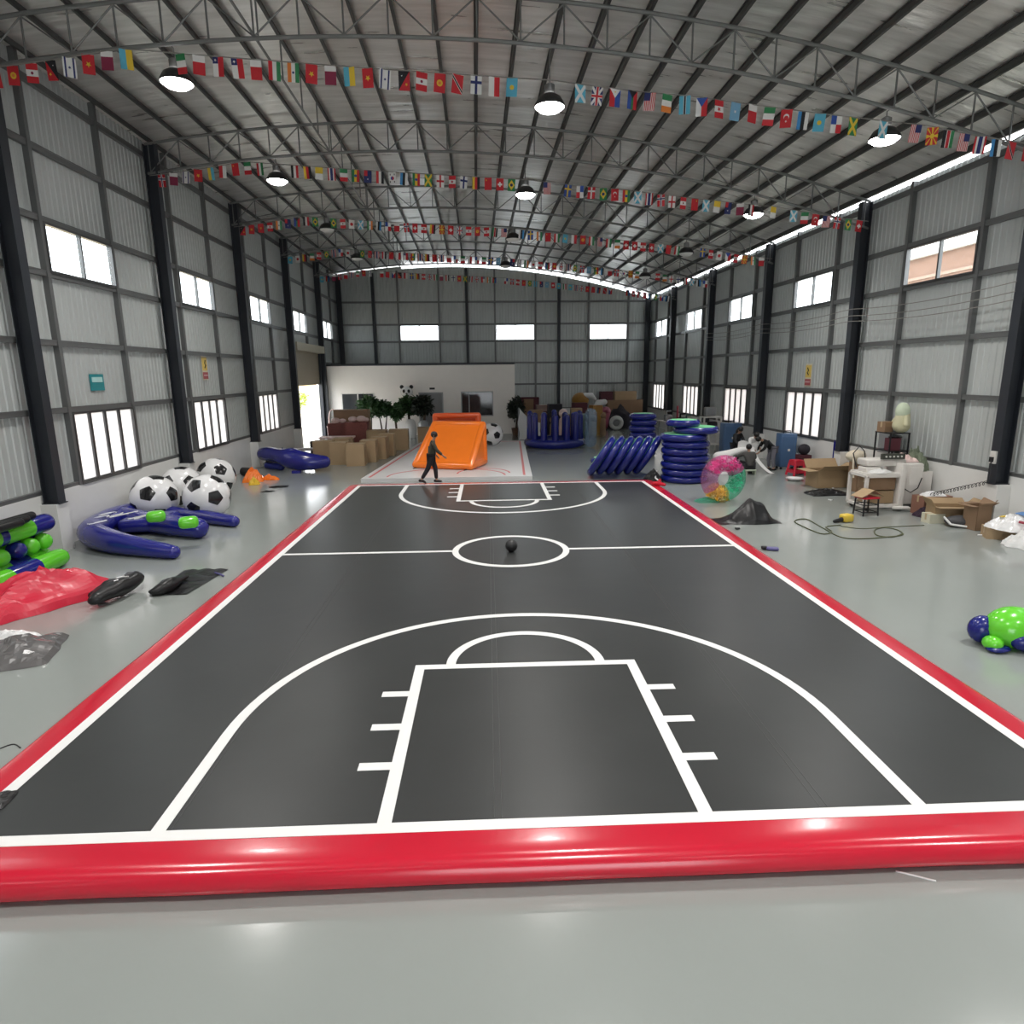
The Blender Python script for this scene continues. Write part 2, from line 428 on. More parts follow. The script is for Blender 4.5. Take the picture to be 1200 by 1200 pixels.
for side, X, s in (('left', XL, 1), ('right', XR, -1)):
    top = arc(X) - 0.05
    c = thing('corner_column', 'dark steel corner column where the %s wall meets the far wall' % side, 'column', (X + 0.1 * s, YF - 0.16, 0), 0, 'corner columns')
    mb = MB(); mb.box((0.12 * s, 0, top / 2), (0.34, 0.022, top)); mb.box((0.12 * s, -0.2, top / 2), (0.34, 0.022, top)); mb.build('flange', M_COLM, c)
    mb = MB(); mb.box((0.12 * s, -0.1, top / 2), (0.016, 0.18, top)); mb.build('web', M_COLM, c)

# roof trusses, one over each pair of columns
def truss(y, lab):
    t = thing('roof_truss', lab, 'roof truss', (0, y, 0), 0, 'arched roof trusses')
    xs = [XL + 0.05] + PX + [XR - 0.05]
    tc_, bc = MB(), MB()
    tc_.tube([(x, 0, arc(x) - 0.04) for x in xs], 0.042, 8); tc_.build('top_chord', M_STEEL, t, True)
    bz = lambda x: arc(x) - DEP
    bc.tube([(x, 0, bz(x)) for x in xs], 0.042, 8); bc.build('bottom_chord', M_STEEL, t, True)
    for i, x in enumerate(PX):
        mb = MB(); mb.tube([(x, 0, arc(x) - 0.05), (x, 0, bz(x))], 0.02, 6); mb.build('web_post', M_STEEL, t)
    for i in range(len(PX) - 1):
        a, b = PX[i], PX[i + 1]
        p, q = ((a, 0, arc(a) - 0.08), (b, 0, bz(b) + 0.03)) if i % 2 == 1 else ((a, 0, bz(a) + 0.03), (b, 0, arc(b) - 0.08))
        mb = MB(); mb.tube([p, q], 0.017, 6); mb.build('diagonal', M_STEEL, t)
    return t
for i, y in enumerate(COLY[2:]):
    truss(y, 'arched grey steel roof truss, %s' % ['overhead of the viewer', 'nearest in view, above the first flag string', 'second from the viewer', 'third from the viewer', 'fourth from the viewer', 'fifth from the viewer, near the far wall'][i])
# lengthwise brace between the trusses
bt = thing('brace_truss', 'long steel brace running lengthwise between the roof trusses, left of centre', 'brace', (-4.69, 0, 0))
zb = arc(-4.69)
mb = MB(); mb.tube([(0, 1, zb - DEP + 0.05), (0, 42, zb - DEP + 0.05)], 0.03, 6); mb.build('bottom_chord', M_STEEL, bt, True)
for k in range(int(41 / 1.7)):
    y = 1.5 + 1.7 * k; mb = MB(); mb.tube([(0, y, zb), (0, y, zb - DEP + 0.05)], 0.02, 5); mb.build('web_post', M_STEEL, bt)
# sag rods between purlins
for k in range(6):
    pass

# high-bay lamps
M_LHOOD = mat('black_lamp_hood', (0.02, 0.02, 0.022), 0.4)
M_ALU = mat('cast_aluminium', (0.25, 0.25, 0.25), 0.4, 0.7)
def emis(name, col, st):
    mt = bpy.data.materials.new(name); mt.use_nodes = True; n = mt.node_tree.nodes; l = mt.node_tree.links; n.clear()
    o = n.new('ShaderNodeOutputMaterial'); e = n.new('ShaderNodeEmission'); e.inputs[0].default_value = (*col, 1); e.inputs[1].default_value = st
    l.new(e.outputs[0], o.inputs[0]); return mt
M_LON = emis('lit_diffuser', (1, 0.98, 0.95), 30.0)
M_LOFF = mat('unlit_diffuser', (0.8, 0.8, 0.78), 0.3)
LX = [(-6.38, 9.72, 'left'), (1.27, 9.35, 'middle'), (8.65, 8.78, 'right')]
ROWS = [(1.2, True, 'behind the viewer'), (8.0, True, 'overhead, out of view'), (14.8, True, 'under the nearest truss in view'), (21.6, True, 'under the second truss'), (28.4, False, 'under the third truss'), (35.2, False, 'under the fourth truss')]
for y, lit, where in ROWS:
    for x, z, sd in LX:
        L = thing('high_bay_lamp', '%s high-bay lamp %s, %s of its row of three' % ('lit white' if lit else 'unlit black', where, sd), 'lamp', (x, y + 0.22, z), 0, 'high-bay lamps')
        zc = arc(x) - DEP
        mb = MB(); mb.lathe([(0.33, 0.0), (0.32, 0.05), (0.24, 0.18), (0.13, 0.25), (0.12, 0.25), (0.225, 0.17), (0.305, 0.04), (0.315, 0.0), (0.33, 0.0)], n=28, cap=False); mb.build('hood', M_LHOOD, L, True)
        mb = MB(); mb.lathe([(0.10, 0.24), (0.11, 0.3), (0.11, 0.42), (0.05, 0.46)], n=20); mb.build('driver_housing', M_ALU, L, True)
        mb = MB(); mb.tube([(0, 0, 0.45), (0, 0, max(0.5, zc - z + 0.03)), (0, -0.24, max(0.5, zc - z + 0.03))], 0.012, 6); mb.build('hanger', M_ALU, L)
        mb = MB(); mb.lathe([(1e-4, -0.10), (0.12, -0.092), (0.22, -0.06), (0.28, -0.01), (0.305, 0.03)], n=28, cap=False); mb.build('diffuser', M_LON if lit else M_LOFF, L, True)
        if lit:
            ld = bpy.data.lights.new('lamp_light', 'AREA'); ld.shape = 'DISK'; ld.size = 0.5; ld.energy = LAMP_W; ld.color = (1.0, 0.97, 0.93); ld.spread = math.radians(130)
            lo = link('lamp_light', ld, L, (0, 0, -0.115))
# ------------------------------------------------------------------ the inflated court
CW, CL, CY0 = 9.646, 16.82, 4.537
M_RED = mat('red_vinyl', (0.54, 0.009, 0.03), 0.22, var=0.08, vscale=1.2, coat=0.25, bump=0.12, bscale=2.0)
M_BLACK = mat('charcoal_vinyl', (0.035, 0.037, 0.037), 0.35, var=0.16, vscale=1.3, bump=0.06, bscale=2.5, spec=0.38)
M_WHITE = mat('white_line_vinyl', (0.80, 0.80, 0.79), 0.5, var=0.03)
ctr = RZ @ Vector((0, CY0 + CL / 2, 0))
court = thing('inflatable_court', 'long black inflatable basketball court with white lines and red edge tube', 'sports court', ctr, -TH)
hw, hl = CW / 2, CL / 2
# red rim: closed loop of a rounded profile
RB = 0.32
def rim():
    mb = MB(); prof = []
    for k in range(9):
        t = PI / 2 - PI * k / 8; prof.append((RB - 0.10 + 0.125 * math.cos(t) + 0.02, 0.125 + 0.125 * math.sin(t)))
    prof = [(0.0, 0.25), (0.12, 0.2515)] + prof + [(0.0, 0.0)]
    loop = []
    def corner(cx, cy, a0):
        for k in range(7):
            a = a0 + PI / 2 * k / 6; loop.append((cx, cy, a))
    # straight sides sampled with slight waviness
    def side(x0, y0, x1, y1, a):
        for k in range(1, 40):
            t = k / 40; loop.append((x0 + (x1 - x0) * t, y0 + (y1 - y0) * t, a))
    corner(hw, -hl, -PI / 2); side(hw, -hl, hw, hl, 0.0); corner(hw, hl, 0.0); side(hw, hl, -hw, hl, PI / 2)
    corner(-hw, hl, PI / 2); side(-hw, hl, -hw, -hl, PI); corner(-hw, -hl, PI); side(-hw, -hl, hw, -hl, 3 * PI / 2)
    N, p = len(loop), len(prof); vs = []
    for (x, y, a) in loop:
        w = 1 + 0.05 * noise.noise(Vector((x * 0.9, y * 0.9, 3)))
        for (d, z) in prof: vs.append((x + math.cos(a) * d * w, y + math.sin(a) * d * w, z))
    fs = [(i * p + j, i * p + j + 1, ((i + 1) % N) * p + j + 1, ((i + 1) % N) * p + j) for i in range(N) for j in range(p - 1)]
    mb.add(vs, fs); return mb.build('edge_tube', M_RED, court, True)
EDGE = rim()
mb = MB()
def topfn(a, b):
    return Vector((-hw + a * CW, -hl + b * CL, 0.247 + 0.002 * noise.noise(Vector((a * 6, b * 9, 1)))))
mb.grid(topfn, 24, 40); mb.build('playing_surface', M_BLACK, court, True)
ZL = 0.251
def strip(pts, w, name='court_line'):
    """flat tape along a polyline: pts are the centre line in court coordinates"""
    mb = MB(); vs = []; n = len(pts)
    for i, p in enumerate(pts):
        a = Vector(pts[max(i - 1, 0)]); b = Vector(pts[min(i + 1, n - 1)]); d = (b - a).normalized(); q = Vector((-d.y, d.x)) * w / 2; c = Vector(p)
        for z in (ZL, ZL + 0.003):
            vs.append((c.x + q.x, c.y + q.y, z)); vs.append((c.x - q.x, c.y - q.y, z))
    fs = []
    for i in range(n - 1):
        k = 4 * i; fs += [(k + 2, k + 3, k + 7, k + 6), (k, k + 4, k + 5, k + 1), (k, k + 2, k + 6, k + 4), (k + 1, k + 5, k + 7, k + 3)]
    fs += [(0, 1, 3, 2), (4 * n - 4, 4 * n - 2, 4 * n - 1, 4 * n - 3)]
    mb.add(vs, fs); return mb.build(name, M_WHITE, court)
LW = 0.12; h = LW / 2
V2 = lambda x, y: Vector((x, y))
for sgn in (-1, 1):
    strip([V2(sgn * (hw - h), -hl), V2(sgn * (hw - h), hl)], LW, 'side_line')
    strip([V2(-hw + LW, sgn * (hl - h)), V2(hw - LW, sgn * (hl - h))], LW, 'base_line')
strip([V2(-hw + LW, 0), V2(-1.22, 0)], 0.11, 'half_way_line'); strip([V2(1.22, 0), V2(hw - LW, 0)], 0.11, 'half_way_line')
strip([V2(1.155 * math.cos(2 * PI * k / 72), 1.155 * math.sin(2 * PI * k / 72)) for k in range(73)], 0.13, 'centre_circle')
for s in (-1, 1):           # s=-1: the near end
    Y = lambda d: s * (hl - d)
    r3 = 3.22 - h
    pts = [V2(-r3, Y(LW)), V2(-r3, Y(0.8))] + [V2(-r3 * math.cos(PI * k / 48), Y(1.55 + r3 * math.sin(PI * k / 48))) for k in range(49)] + [V2(r3, Y(0.8)), V2(r3, Y(LW))]
    strip(pts, LW, 'three_point_line')
    for x in (-1, 1): strip([V2(x * (1.395 - h), Y(LW)), V2(x * (1.395 - h), Y(3.05))], LW, 'lane_line')
    strip([V2(-1.395 + LW, Y(3.05 - h)), V2(1.395 - LW, Y(3.05 - h))], LW, 'free_throw_line')
    strip([V2(0.95 * math.cos(PI * k / 36), Y(3.05 + 0.95 * math.sin(PI * k / 36))) for k in range(37)], LW, 'free_throw_arc')
    for x in (-1, 1):
        for d in (0.91, 1.60, 2.31): strip([V2(x * 1.395, Y(d)), V2(x * 1.70, Y(d))], LW, 'lane_mark')
# the surface is welded from long strips: raised seams
M_SEAM = mat('charcoal_weld_seam', (0.07, 0.072, 0.072), 0.35)
for x in (-3.1, -0.40, 2.35):
    mb = MB()
    for x0 in (-0.03, 0.035):
        mb.tube([(x + x0, -hl + 0.14, 0.2475), (x + x0, 0, 0.2475), (x + x0, hl - 0.14, 0.2475)], 0.0045, 6)
    mb.build('weld_seam', M_SEAM, court)
mb = MB(); mb.rbox((hw + RB + 0.05, 4.2 - hl + 5.2, 0.1), (0.1, 0.05, 0.03), 0.012); mb.build('carry_handle', M_RED, court, True)

# basketball at the centre
b = thing('basketball', 'small black basketball standing on the centre circle', 'ball', RZ @ Vector((0.01, 12.83, CT)))
M_BB = mat('black_rubber', (0.012, 0.012, 0.013), 0.38, bump=0.1, bscale=180)
mb = MB(); mb.ball((0, 0, 0.125), 0.125, 28); mb.build('body', M_BB, b, True)
M_GR = mat('rubber_groove', (0.004, 0.004, 0.004), 0.6)
mb = MB()
for M in (Matrix.Rotation(0, 3, 'X'), Matrix.Rotation(PI / 2, 3, 'X'), Matrix.Rotation(PI / 2, 3, 'Y')):
    mb.tube([Vector((0, 0, 0.125)) + M @ Vector((0.1245 * math.cos(2 * PI * k / 32), 0.1245 * math.sin(2 * PI * k / 32), 0)) for k in range(32)], 0.003, 5, closed=True)
mb.build('groove', M_GR, b)

# ------------------------------------------------------------------ flag strings
M_FLAG = bpy.data.materials.new('printed_flag_cloth'); M_FLAG.use_nodes = True
_n = M_FLAG.node_tree.nodes; _l = M_FLAG.node_tree.links
_a = _n.new('ShaderNodeAttribute'); _a.attribute_name = 'Col'; _l.new(_a.outputs['Color'], _n['Principled BSDF'].inputs['Base Color'])
_n['Principled BSDF'].inputs['Roughness'].default_value = 0.7
M_ROPE = mat('grey_cord', (0.25, 0.24, 0.22), 0.8)
R_, W_, B_, G_, Y_, K_, O_, C_, N_, MR = (0.55, .02, .03), (.75, .74, .72), (.03, .08, .35), (.03, .22, .08), (.75, .52, .04), (.012, .012, .015), (.75, .22, .04), (.10, .42, .58), (.02, .03, .14), (.24, .02, .06)
def rect(a, b, c, d): return [(a, b), (c, b), (c, d), (a, d)]
def disc(x, y, r, n=12, asp=0.667): return [(x + r * asp * math.cos(2 * PI * k / n), y + r * math.sin(2 * PI * k / n)) for k in range(n)]
def star(x, y, r, n=5, asp=0.667):
    return [(x + (r if k % 2 == 0 else r * .42) * asp * math.cos(PI * k / n), y + (r if k % 2 == 0 else r * .42) * math.sin(PI * k / n)) for k in range(2 * n)]
def h3(a, b, c): return [(rect(0, .667, 1, 1), a), (rect(0, .333, 1, .667), b), (rect(0, 0, 1, .333), c)]
def v3(a, b, c): return [(rect(0, 0, .333, 1), a), (rect(.333, 0, .667, 1), b), (rect(.667, 0, 1, 1), c)]
FULL = rect(0, 0, 1, 1)
DESIGNS = {
 'trinidad': [(FULL, R_), ([(0, 1), (.2, 1), (1, 0), (.8, 0)], W_), ([(.04, 1), (.16, 1), (.96, 0), (.84, 0)], K_)],
 'sun': [(FULL, R_), (disc(.5, .5, .27), Y_), (disc(.5, .5, .13), O_)],
 'peru': v3(R_, W_, R_) + [(disc(.5, .5, .12), MR)],
 'png': [([(0, 1), (0, 0), (1, 0)], K_), ([(0, 1), (1, 0), (1, 1)], R_), (star(.68, .7, .15), Y_), (star(.25, .3, .07), W_)],
 'israel': [(FULL, W_), (rect(0, .12, 1, .26), N_), (rect(0, .74, 1, .88), N_), (star(.5, .5, .14, 6), N_)],
 'viet': [(FULL, R_), (star(.5, .5, .26), Y_)],
 'qatar': [(FULL, MR), (rect(0, 0, .3, 1), W_)],
 'palau': [(rect(0, .0, 1, .5), C_), (rect(0, .5, 1, 1), Y_)],
 'ireland': v3(G_, W_, O_), 'italy': v3(G_, W_, R_), 'india': h3(O_, W_, G_) + [(disc(.5, .5, .1), N_)],
 'tri': h3(R_, W_, G_), 'chile': [(rect(0, .5, 1, 1), W_), (rect(0, 0, 1, .5), R_), (rect(0, .5, .34, 1), N_), (star(.17, .75, .13), W_)],
 'finland': [(FULL, W_), (rect(.28, 0, .44, 1), N_), (rect(0, .39, 1, .61), N_)],
 'indon': [(rect(0, .5, 1, 1), R_), (rect(0, 0, 1, .5), W_)], 'kazakh': [(FULL, C_), (disc(.5, .5, .2), Y_)],
 'egypt': h3(R_, W_, K_), 'uk': [(FULL, N_), ([(0, 0), (.12, 0), (1, .88), (1, 1), (.88, 1), (0, .12)], W_), ([(0, 1), (.12, 1), (1, .12), (1, 0), (.88, 0), (0, .88)], W_), (rect(.4, 0, .6, 1), W_), (rect(0, .35, 1, .65), W_), (rect(.44, 0, .56, 1), R_), (rect(0, .41, 1, .59), R_)],
 'phil': [(rect(0, .5, 1, 1), B_), (rect(0, 0, 1, .5), R_), ([(0, 0), (.5, .5), (0, 1)], W_), (star(.17, .5, .1), Y_)],
 'safrica': [(rect(0, .6, 1, 1), R_), (rect(0, 0, 1, .4), B_), (rect(0, .38, 1, .62), G_), ([(0, .05), (.4, .5), (0, .95)], K_)],
 'usa': [(FULL, W_)] + [(rect(0, k / 7, 1, (k + .5) / 7), R_) for k in range(7)] + [(rect(0, .46, .45, 1), N_)],
 'botswana': [(FULL, C_), (rect(0, .38, 1, .62), W_), (rect(0, .42, 1, .58), K_)],
 'czech': [(rect(0, .5, 1, 1), W_), (rect(0, 0, 1, .5), R_), ([(0, 0), (.5, .5), (0, 1)], B_)],
 'canada': v3(R_, W_, R_) + [(star(.5, .5, .24, 6), R_)], 'micron': [(FULL, (.18, .38, .55)), (star(.5, .5, .16), W_)],
 'bahrain': [(FULL, R_), (rect(0, 0, .35, 1), W_)], 'turkey': [(FULL, R_), (disc(.4, .5, .25), W_), (disc(.47, .5, .2), R_), (star(.65, .5, .11), W_)],
 'estonia': h3((.05, .25, .55), K_, W_), 'macedonia': [(FULL, R_)] + [([(.5, .5), (.5 + .7 * math.cos(a - .16), .5 + .7 * math.sin(a - .16)), (.5 + .7 * math.cos(a + .16), .5 + .7 * math.sin(a + .16))], Y_) for a in (math.atan2(1, 1), PI / 2, 3 * PI / 4, PI, 5 * PI / 4, 3 * PI / 2, 7 * PI / 4, 0)] + [(disc(.5, .5, .2), Y_)],
 'kenya': h3(K_, R_, G_) + [(rect(0, .3, 1, .36), W_), (rect(0, .64, 1, .7), W_)], 'thai': [(FULL, R_), (rect(0, .17, 1, .83), W_), (rect(0, .33, 1, .67), N_)],
 'england': [(FULL, W_), (rect(.42, 0, .58, 1), R_), (rect(0, .4, 1, .6), R_)], 'swiss': [(FULL, R_), (rect(.42, .2, .58, .8), W_), (rect(.3, .4, .7, .6), W_)],
 'sweden': [(FULL, B_), (rect(.28, 0, .42, 1), Y_), (rect(0, .4, 1, .6), Y_)], 'germany': h3(K_, R_, Y_), 'red': [(FULL, R_), (star(.2, .75, .13), Y_)],
 'korea': [(FULL, W_), (disc(.5, .5, .24), R_), ([(.34, .5), (.66, .5), (.6, .3), (.5, .25), (.4, .3)], B_)] + [(rect(a - .07, b - .06, a + .07, b + .06), K_) for a in (.2, .8) for b in (.2, .8)],
 'japan': [(FULL, W_), (disc(.5, .5, .28), R_)], 'brazil': [(FULL, G_), ([(.08, .5), (.5, .08), (.92, .5), (.5, .92)], Y_), (disc(.5, .5, .2), N_)],
 'denmark': [(FULL, R_), (rect(.28, 0, .42, 1), W_), (rect(0, .4, 1, .6), W_)], 'panama': [(FULL, W_), (rect(.5, .5, 1, 1), R_), (rect(0, 0, .5, .5), B_)],
 'jamaica': [(FULL, G_), ([(0, 0), (.15, 0), (1, .85), (1, 1), (.85, 1), (0, .15)], Y_), ([(0, 1), (.15, 1), (1, .15), (1, 0), (.85, 0), (0, .85)], Y_)],
 'blue': [(FULL, N_), (star(.7, .5, .13), W_), (rect(0, .55, .45, 1), R_)], 'scot': [(FULL, C_), ([(0, 0), (.15, 0), (1, .85), (1, 1), (.85, 1), (0, .15)], W_), ([(0, 1), (.15, 1), (1, .15), (1, 0), (.85, 0), (0, .85)], W_)],
 'vatican': [(rect(0, 0, .5, 1), Y_), (rect(.5, 0, 1, 1), W_)], 'ethiopia': h3(G_, Y_, R_) + [(disc(.5, .5, .18), B_)], 'norway': [(FULL, R_), (rect(.25, 0, .47, 1), W_), (rect(0, .36, 1, .64), W_), (rect(.31, 0, .41, 1), N_), (rect(0, .44, 1, .56), N_)],
}
FW_, FL_ = 0.225, 0.335
def flag_mesh(key, flip=False):
    me = bpy.data.meshes.new('flag'); vs = []; fs = []; cs = []
    for side in (-1, 1):
        for i, (poly, c) in enumerate(DESIGNS[key]):
            b0 = len(vs)
            for (u, v) in poly:
                u = min(1, max(0, u)); v = min(1, max(0, v))
                x = (v - 0.5) * FW_ * (-1 if flip else 1); z = -u * FL_ - 0.005
                vs.append((x, side * (0.001 + 0.0012 * i) + 0.03 * u + 0.01 * v, z))
            f = list(range(b0, b0 + len(poly))); fs.append(f if side < 0 else f[::-1]); cs.append(c)
    me.from_pydata(vs, [], fs); me.materials.append(M_FLAG)
    at = me.color_attributes.new('Col', 'FLOAT_COLOR', 'CORNER')
    for p, c in zip(me.polygons, cs):
        for li in p.loop_indices: at.data[li].color = (*c, 1)
    return me
_fm = {}
def fmesh(k, flip):
    if (k, flip) not in _fm: _fm[(k, flip)] = flag_mesh(k, flip)
    return _fm[(k, flip)]
ORDER1 = ['trinidad', 'sun', 'peru', 'png', 'israel', 'viet', 'qatar', 'palau', None, 'ireland', 'italy', 'bahrain', 'chile', 'chile', 'bahrain', 'tri', 'india', 'viet', 'qatar', 'palau', 'viet', 'israel', 'png', 'peru', 'sun', 'trinidad', 'finland', 'indon', 'kazakh', None, 'egypt', 'canada', 'scot', 'uk', 'phil', 'safrica', 'usa', 'ireland', 'botswana', 'czech', 'canada', 'micron', 'bahrain', 'italy', 'turkey', 'estonia', 'kazakh', 'panama', 'jamaica', None, 'scot', 'red', 'usa', 'macedonia', 'kenya', 'usa', 'thai', 'estonia']
KEYS = list(DESIGNS)
ORDER2 = ['norway', 'qatar', 'israel', 'viet', 'palau', 'indon', 'red', 'italy', 'tri', 'ireland', None, 'egypt', 'germany', 'vatican', 'thai', 'italy', 'ethiopia', 'blue', 'egypt', 'korea', 'estonia', 'ethiopia', 'jamaica', 'england', 'canada', 'finland', 'germany', 'red', 'swiss', 'brazil', 'japan', 'turkey', 'usa', None, 'sweden', 'panama', 'denmark', 'brazil', 'turkey', 'ethiopia', 'scot', 'thai', 'norway', 'england', 'peru', 'red', 'scot', 'vatican', 'blue', 'qatar', 'egypt', 'korea', 'vatican', None, 'scot', 'italy', 'turkey', 'usa', 'norway', 'brazil', 'swiss', 'denmark']
def rope_z(x):
    # follows the truss to its first tie, then runs straight
    P = [(-9.95, 9.72), (-7.2, 10.12), (1.3, 9.66), (4.2, 9.40), (9.2, 8.90), (12.2, 8.48)]
    for (a, za), (b_, zb_) in zip(P[:-1], P[1:]):
        if x <= b_: t = (x - a) / (b_ - a); return za + (zb_ - za) * t - 0.10 * t * (1 - t)
    return P[-1][1]
for si, y in enumerate([14.5, 21.3, 28.1, 34.9, 41.7]):
    t = thing('flag_string', 'string of small national flags hung across the hall, %s' % ['nearest to the viewer', 'second from the viewer', 'third from the viewer', 'fourth from the viewer', 'farthest from the viewer'][si], 'bunting', (0, y, 0), 0, 'flag strings')
    mb = MB(); mb.tube([(-9.95 + 22.15 * k / 90, 0, rope_z(-9.95 + 22.15 * k / 90)) for k in range(91)], 0.011, 6); mb.build('cord', M_ROPE, t)
    rnd = random.Random(si)
    order = ORDER1 if si == 0 else ORDER2 if si == 1 else [rnd.choice(KEYS) for _ in range(60)]
    x = -9.62; i = 0
    while x < 12.05:
        k = order[i % len(order)]; i += 1
        near = min(abs(x - q[0]) for q in LX) < 0.28
        if k and not near:
            o = link('flag', fmesh(k, rnd.random() < .5), t, (x, 0, rope_z(x)))
            o.rotation_euler = (rnd.uniform(-.12, .12), rnd.uniform(-.06, .06) + 0.04, rnd.uniform(-.35, .35))
        x += 0.362 if k else 0.30
# ------------------------------------------------------------------ common materials of the things
V_BLUE = mat('navy_vinyl', (0.014, 0.017, 0.215), 0.2, var=0.12, coat=0.3, bump=0.08, bscale=4)
V_NAVY = mat('dark_blue_vinyl', (0.006, 0.012, 0.17), 0.25, var=0.15, coat=0.12, bump=0.08, bscale=4)
V_GREEN = mat('lime_vinyl', (0.13, 0.62, 0.03), 0.22, var=0.08, coat=0.3, bump=0.05, bscale=5)
V_MINT = mat('mint_vinyl', (0.22, 0.70, 0.33), 0.3, var=0.08)
V_ORANGE = mat('orange_vinyl', (0.95, 0.21, 0.015), 0.25, var=0.05, coat=0.25)
V_DORANGE = mat('deep_orange_vinyl', (0.72, 0.10, 0.02), 0.3, var=0.08)
V_WHITE = mat('white_vinyl', (0.80, 0.80, 0.80), 0.22, var=0.02, coat=0.2)
V_BLACK = mat('black_vinyl', (0.010, 0.010, 0.011), 0.34, var=0.2, coat=0.0, bump=0.08, bscale=4, spec=0.4)
V_REDSHEET = mat('red_pvc_sheet', (0.60, 0.015, 0.045), 0.38, var=0.1, coat=0.05, bump=0.04, bscale=3)
V_SILVER = mat('grey_pvc_sheet', (0.11, 0.105, 0.105), 0.25, var=0.25, vscale=4, coat=0.1, bump=0.04, bscale=3)
M_CARD = mat('cardboard', (0.40, 0.28, 0.16), 0.75, var=0.08, vscale=2.5)
M_CARD2 = mat('dark_cardboard', (0.27, 0.17, 0.10), 0.75, var=0.1)
M_TAPE = mat('packing_tape', (0.50, 0.38, 0.23), 0.3)
M_LEAF = mat('green_leaf', (0.025, 0.075, 0.02), 0.45, var=0.4, vscale=6)
M_DLEAF = mat('dark_leaf', (0.008, 0.016, 0.008), 0.5, var=0.4, vscale=6)
M_BARK = mat('bark', (0.06, 0.04, 0.025), 0.8, bump=0.3, bscale=30)
M_POT = mat('brown_pot', (0.10, 0.05, 0.03), 0.4)
M_PALE = mat('pale_paint', (0.72, 0.70, 0.66), 0.45)
M_MET = mat('black_metal', (0.02, 0.02, 0.022), 0.4, 0.3)
M_GREYM = mat('grey_metal', (0.30, 0.31, 0.32), 0.4, 0.4)
M_CLOTHW = mat('white_cloth', (0.74, 0.74, 0.73), 0.8, var=0.05)
M_DARKC = mat('dark_cloth', (0.02, 0.017, 0.025), 0.8, var=0.3)
M_SKIN = mat('skin', (0.42, 0.24, 0.16), 0.5)
M_HAIR = mat('black_hair', (0.010, 0.009, 0.008), 0.5)

# ------------------------------------------------------------------ roller door in the left wall
M_SHUT = mat('shutter_slat', (0.33, 0.28, 0.20), 0.45, 0.2, var=0.05)
D0, D1 = 35.75, 41.65
dr = MB()
for y in (D0 - 0.05, D1 + 0.05): dr.box((XL + 0.02, y, 2.6), (0.22, 0.1, 5.2))
DOOR = struct(dr.build('door_1', M_COLM))
z = 3.33
while z < 5.2:
    mb = MB(); mb.box((XL - 0.02, (D0 + D1) / 2, z + 0.055), (0.03, D1 - D0, 0.118)); mb.box((XL - 0.005, (D0 + D1) / 2, z + 0.055), (0.03, D1 - D0, 0.06)); mb.build('slat', M_SHUT, DOOR); z += 0.115
mb = MB(); mb.box((XL + 0.18, (D0 + D1) / 2, 5.42), (0.42, D1 - D0 + 0.4, 0.42)); mb.build('shutter_box', mat('cream_shutter_box', (0.5, 0.45, 0.33), 0.5), DOOR)

# ------------------------------------------------------------------ outside
M_YARD = mat('yard_concrete', (0.72, 0.69, 0.60), 0.8, vscale=0.6, var=0.12)
M_STONE = mat('yard_stone_wall', (0.62, 0.56, 0.46), 0.85, vscale=1.5, var=0.2, bump=0.3, bscale=8)
mb = MB(); mb.box((-28.5, 25, -0.1), (36.0, 100, 0.16)); tag(mb.build('yard_ground', M_YARD), 'pale concrete yard outside the open roller door', 'ground')['kind'] = 'structure'
mb = MB(); mb.box((28.8, 25, -0.1), (32, 100, 0.16)); tag(mb.build('yard_ground', M_YARD), 'pale ground outside the right wall', 'ground')['kind'] = 'structure'
yw = thing('yard_wall', 'low stone retaining wall in the yard seen through the roller door', 'wall', (-17.5, 56, 0))
mb = MB(); mb.box((-1.0, 4, 1.2), (0.5, 46, 2.4)); mb.build('stone_face', M_STONE, yw)
mb = MB(); mb.box((-1.0, 4, 2.46), (0.7, 46, 0.12)); mb.build('coping', M_PALE, yw)
rnd = random.Random(3)
bank = MB(); bank.grid(lambda a, b: Vector((-19 - 6 * a, 30 + 50 * b, 2.3 + 3.2 * a + 0.5 * noise.noise(Vector((a * 5, b * 25, 0))))), 8, 40)
tag(bank.build('earth_bank', mat('orange_earth', (0.55, 0.36, 0.14), 0.9, var=0.3, vscale=0.7), None, True), 'orange earth bank above the yard wall outside the roller door', 'bank')['kind'] = 'structure'
def leaves(mb, c, r, n, size, seed, sq=(1, 1, 1), droop=0.0):
    rn = random.Random(seed); c = Vector(c)
    for _ in range(n):
        d = Vector((rn.gauss(0, 1), rn.gauss(0, 1), rn.gauss(0, 1))).normalized() * (r * rn.uniform(0.55, 1.0))
        p = c + Vector((d.x * sq[0], d.y * sq[1], d.z * sq[2])); ax = Vector((rn.uniform(-1, 1), rn.uniform(-1, 1), rn.uniform(-.5, .8) - droop)).normalized()
        w = ax.cross(Vector((rn.uniform(-1, 1), rn.uniform(-1, 1), rn.uniform(-1, 1)))).normalized(); L = size * rn.uniform(.7, 1.3)
        mb.add([p, p + ax * L * .5 + w * L * .22, p + ax * L, p + ax * L * .5 - w * L * .22], [(0, 1, 2, 3)])
    return mb
yt = thing('yard_sapling', 'young yellow-green sapling in the yard framed by the roller door', 'tree', (-15.0, 54.5, -0.02))
mb = MB(); mb.tube([(0, 0, 0), (0.02, 0, 0.9), (0.05, 0, 1.7)], [0.05, 0.04, 0.03], 8); mb.build('trunk', M_BARK, yt)
mb = MB(); leaves(mb, (0, 0, 2.0), 0.75, 500, 0.22, 4); mb.build('crown', mat('yellow_leaf', (0.30, 0.36, 0.05), 0.6, var=0.3), yt)
nb = thing('neighbour_building', 'tan brick building outside, seen through the near right upper window', 'building', (26, 31, -0.02))
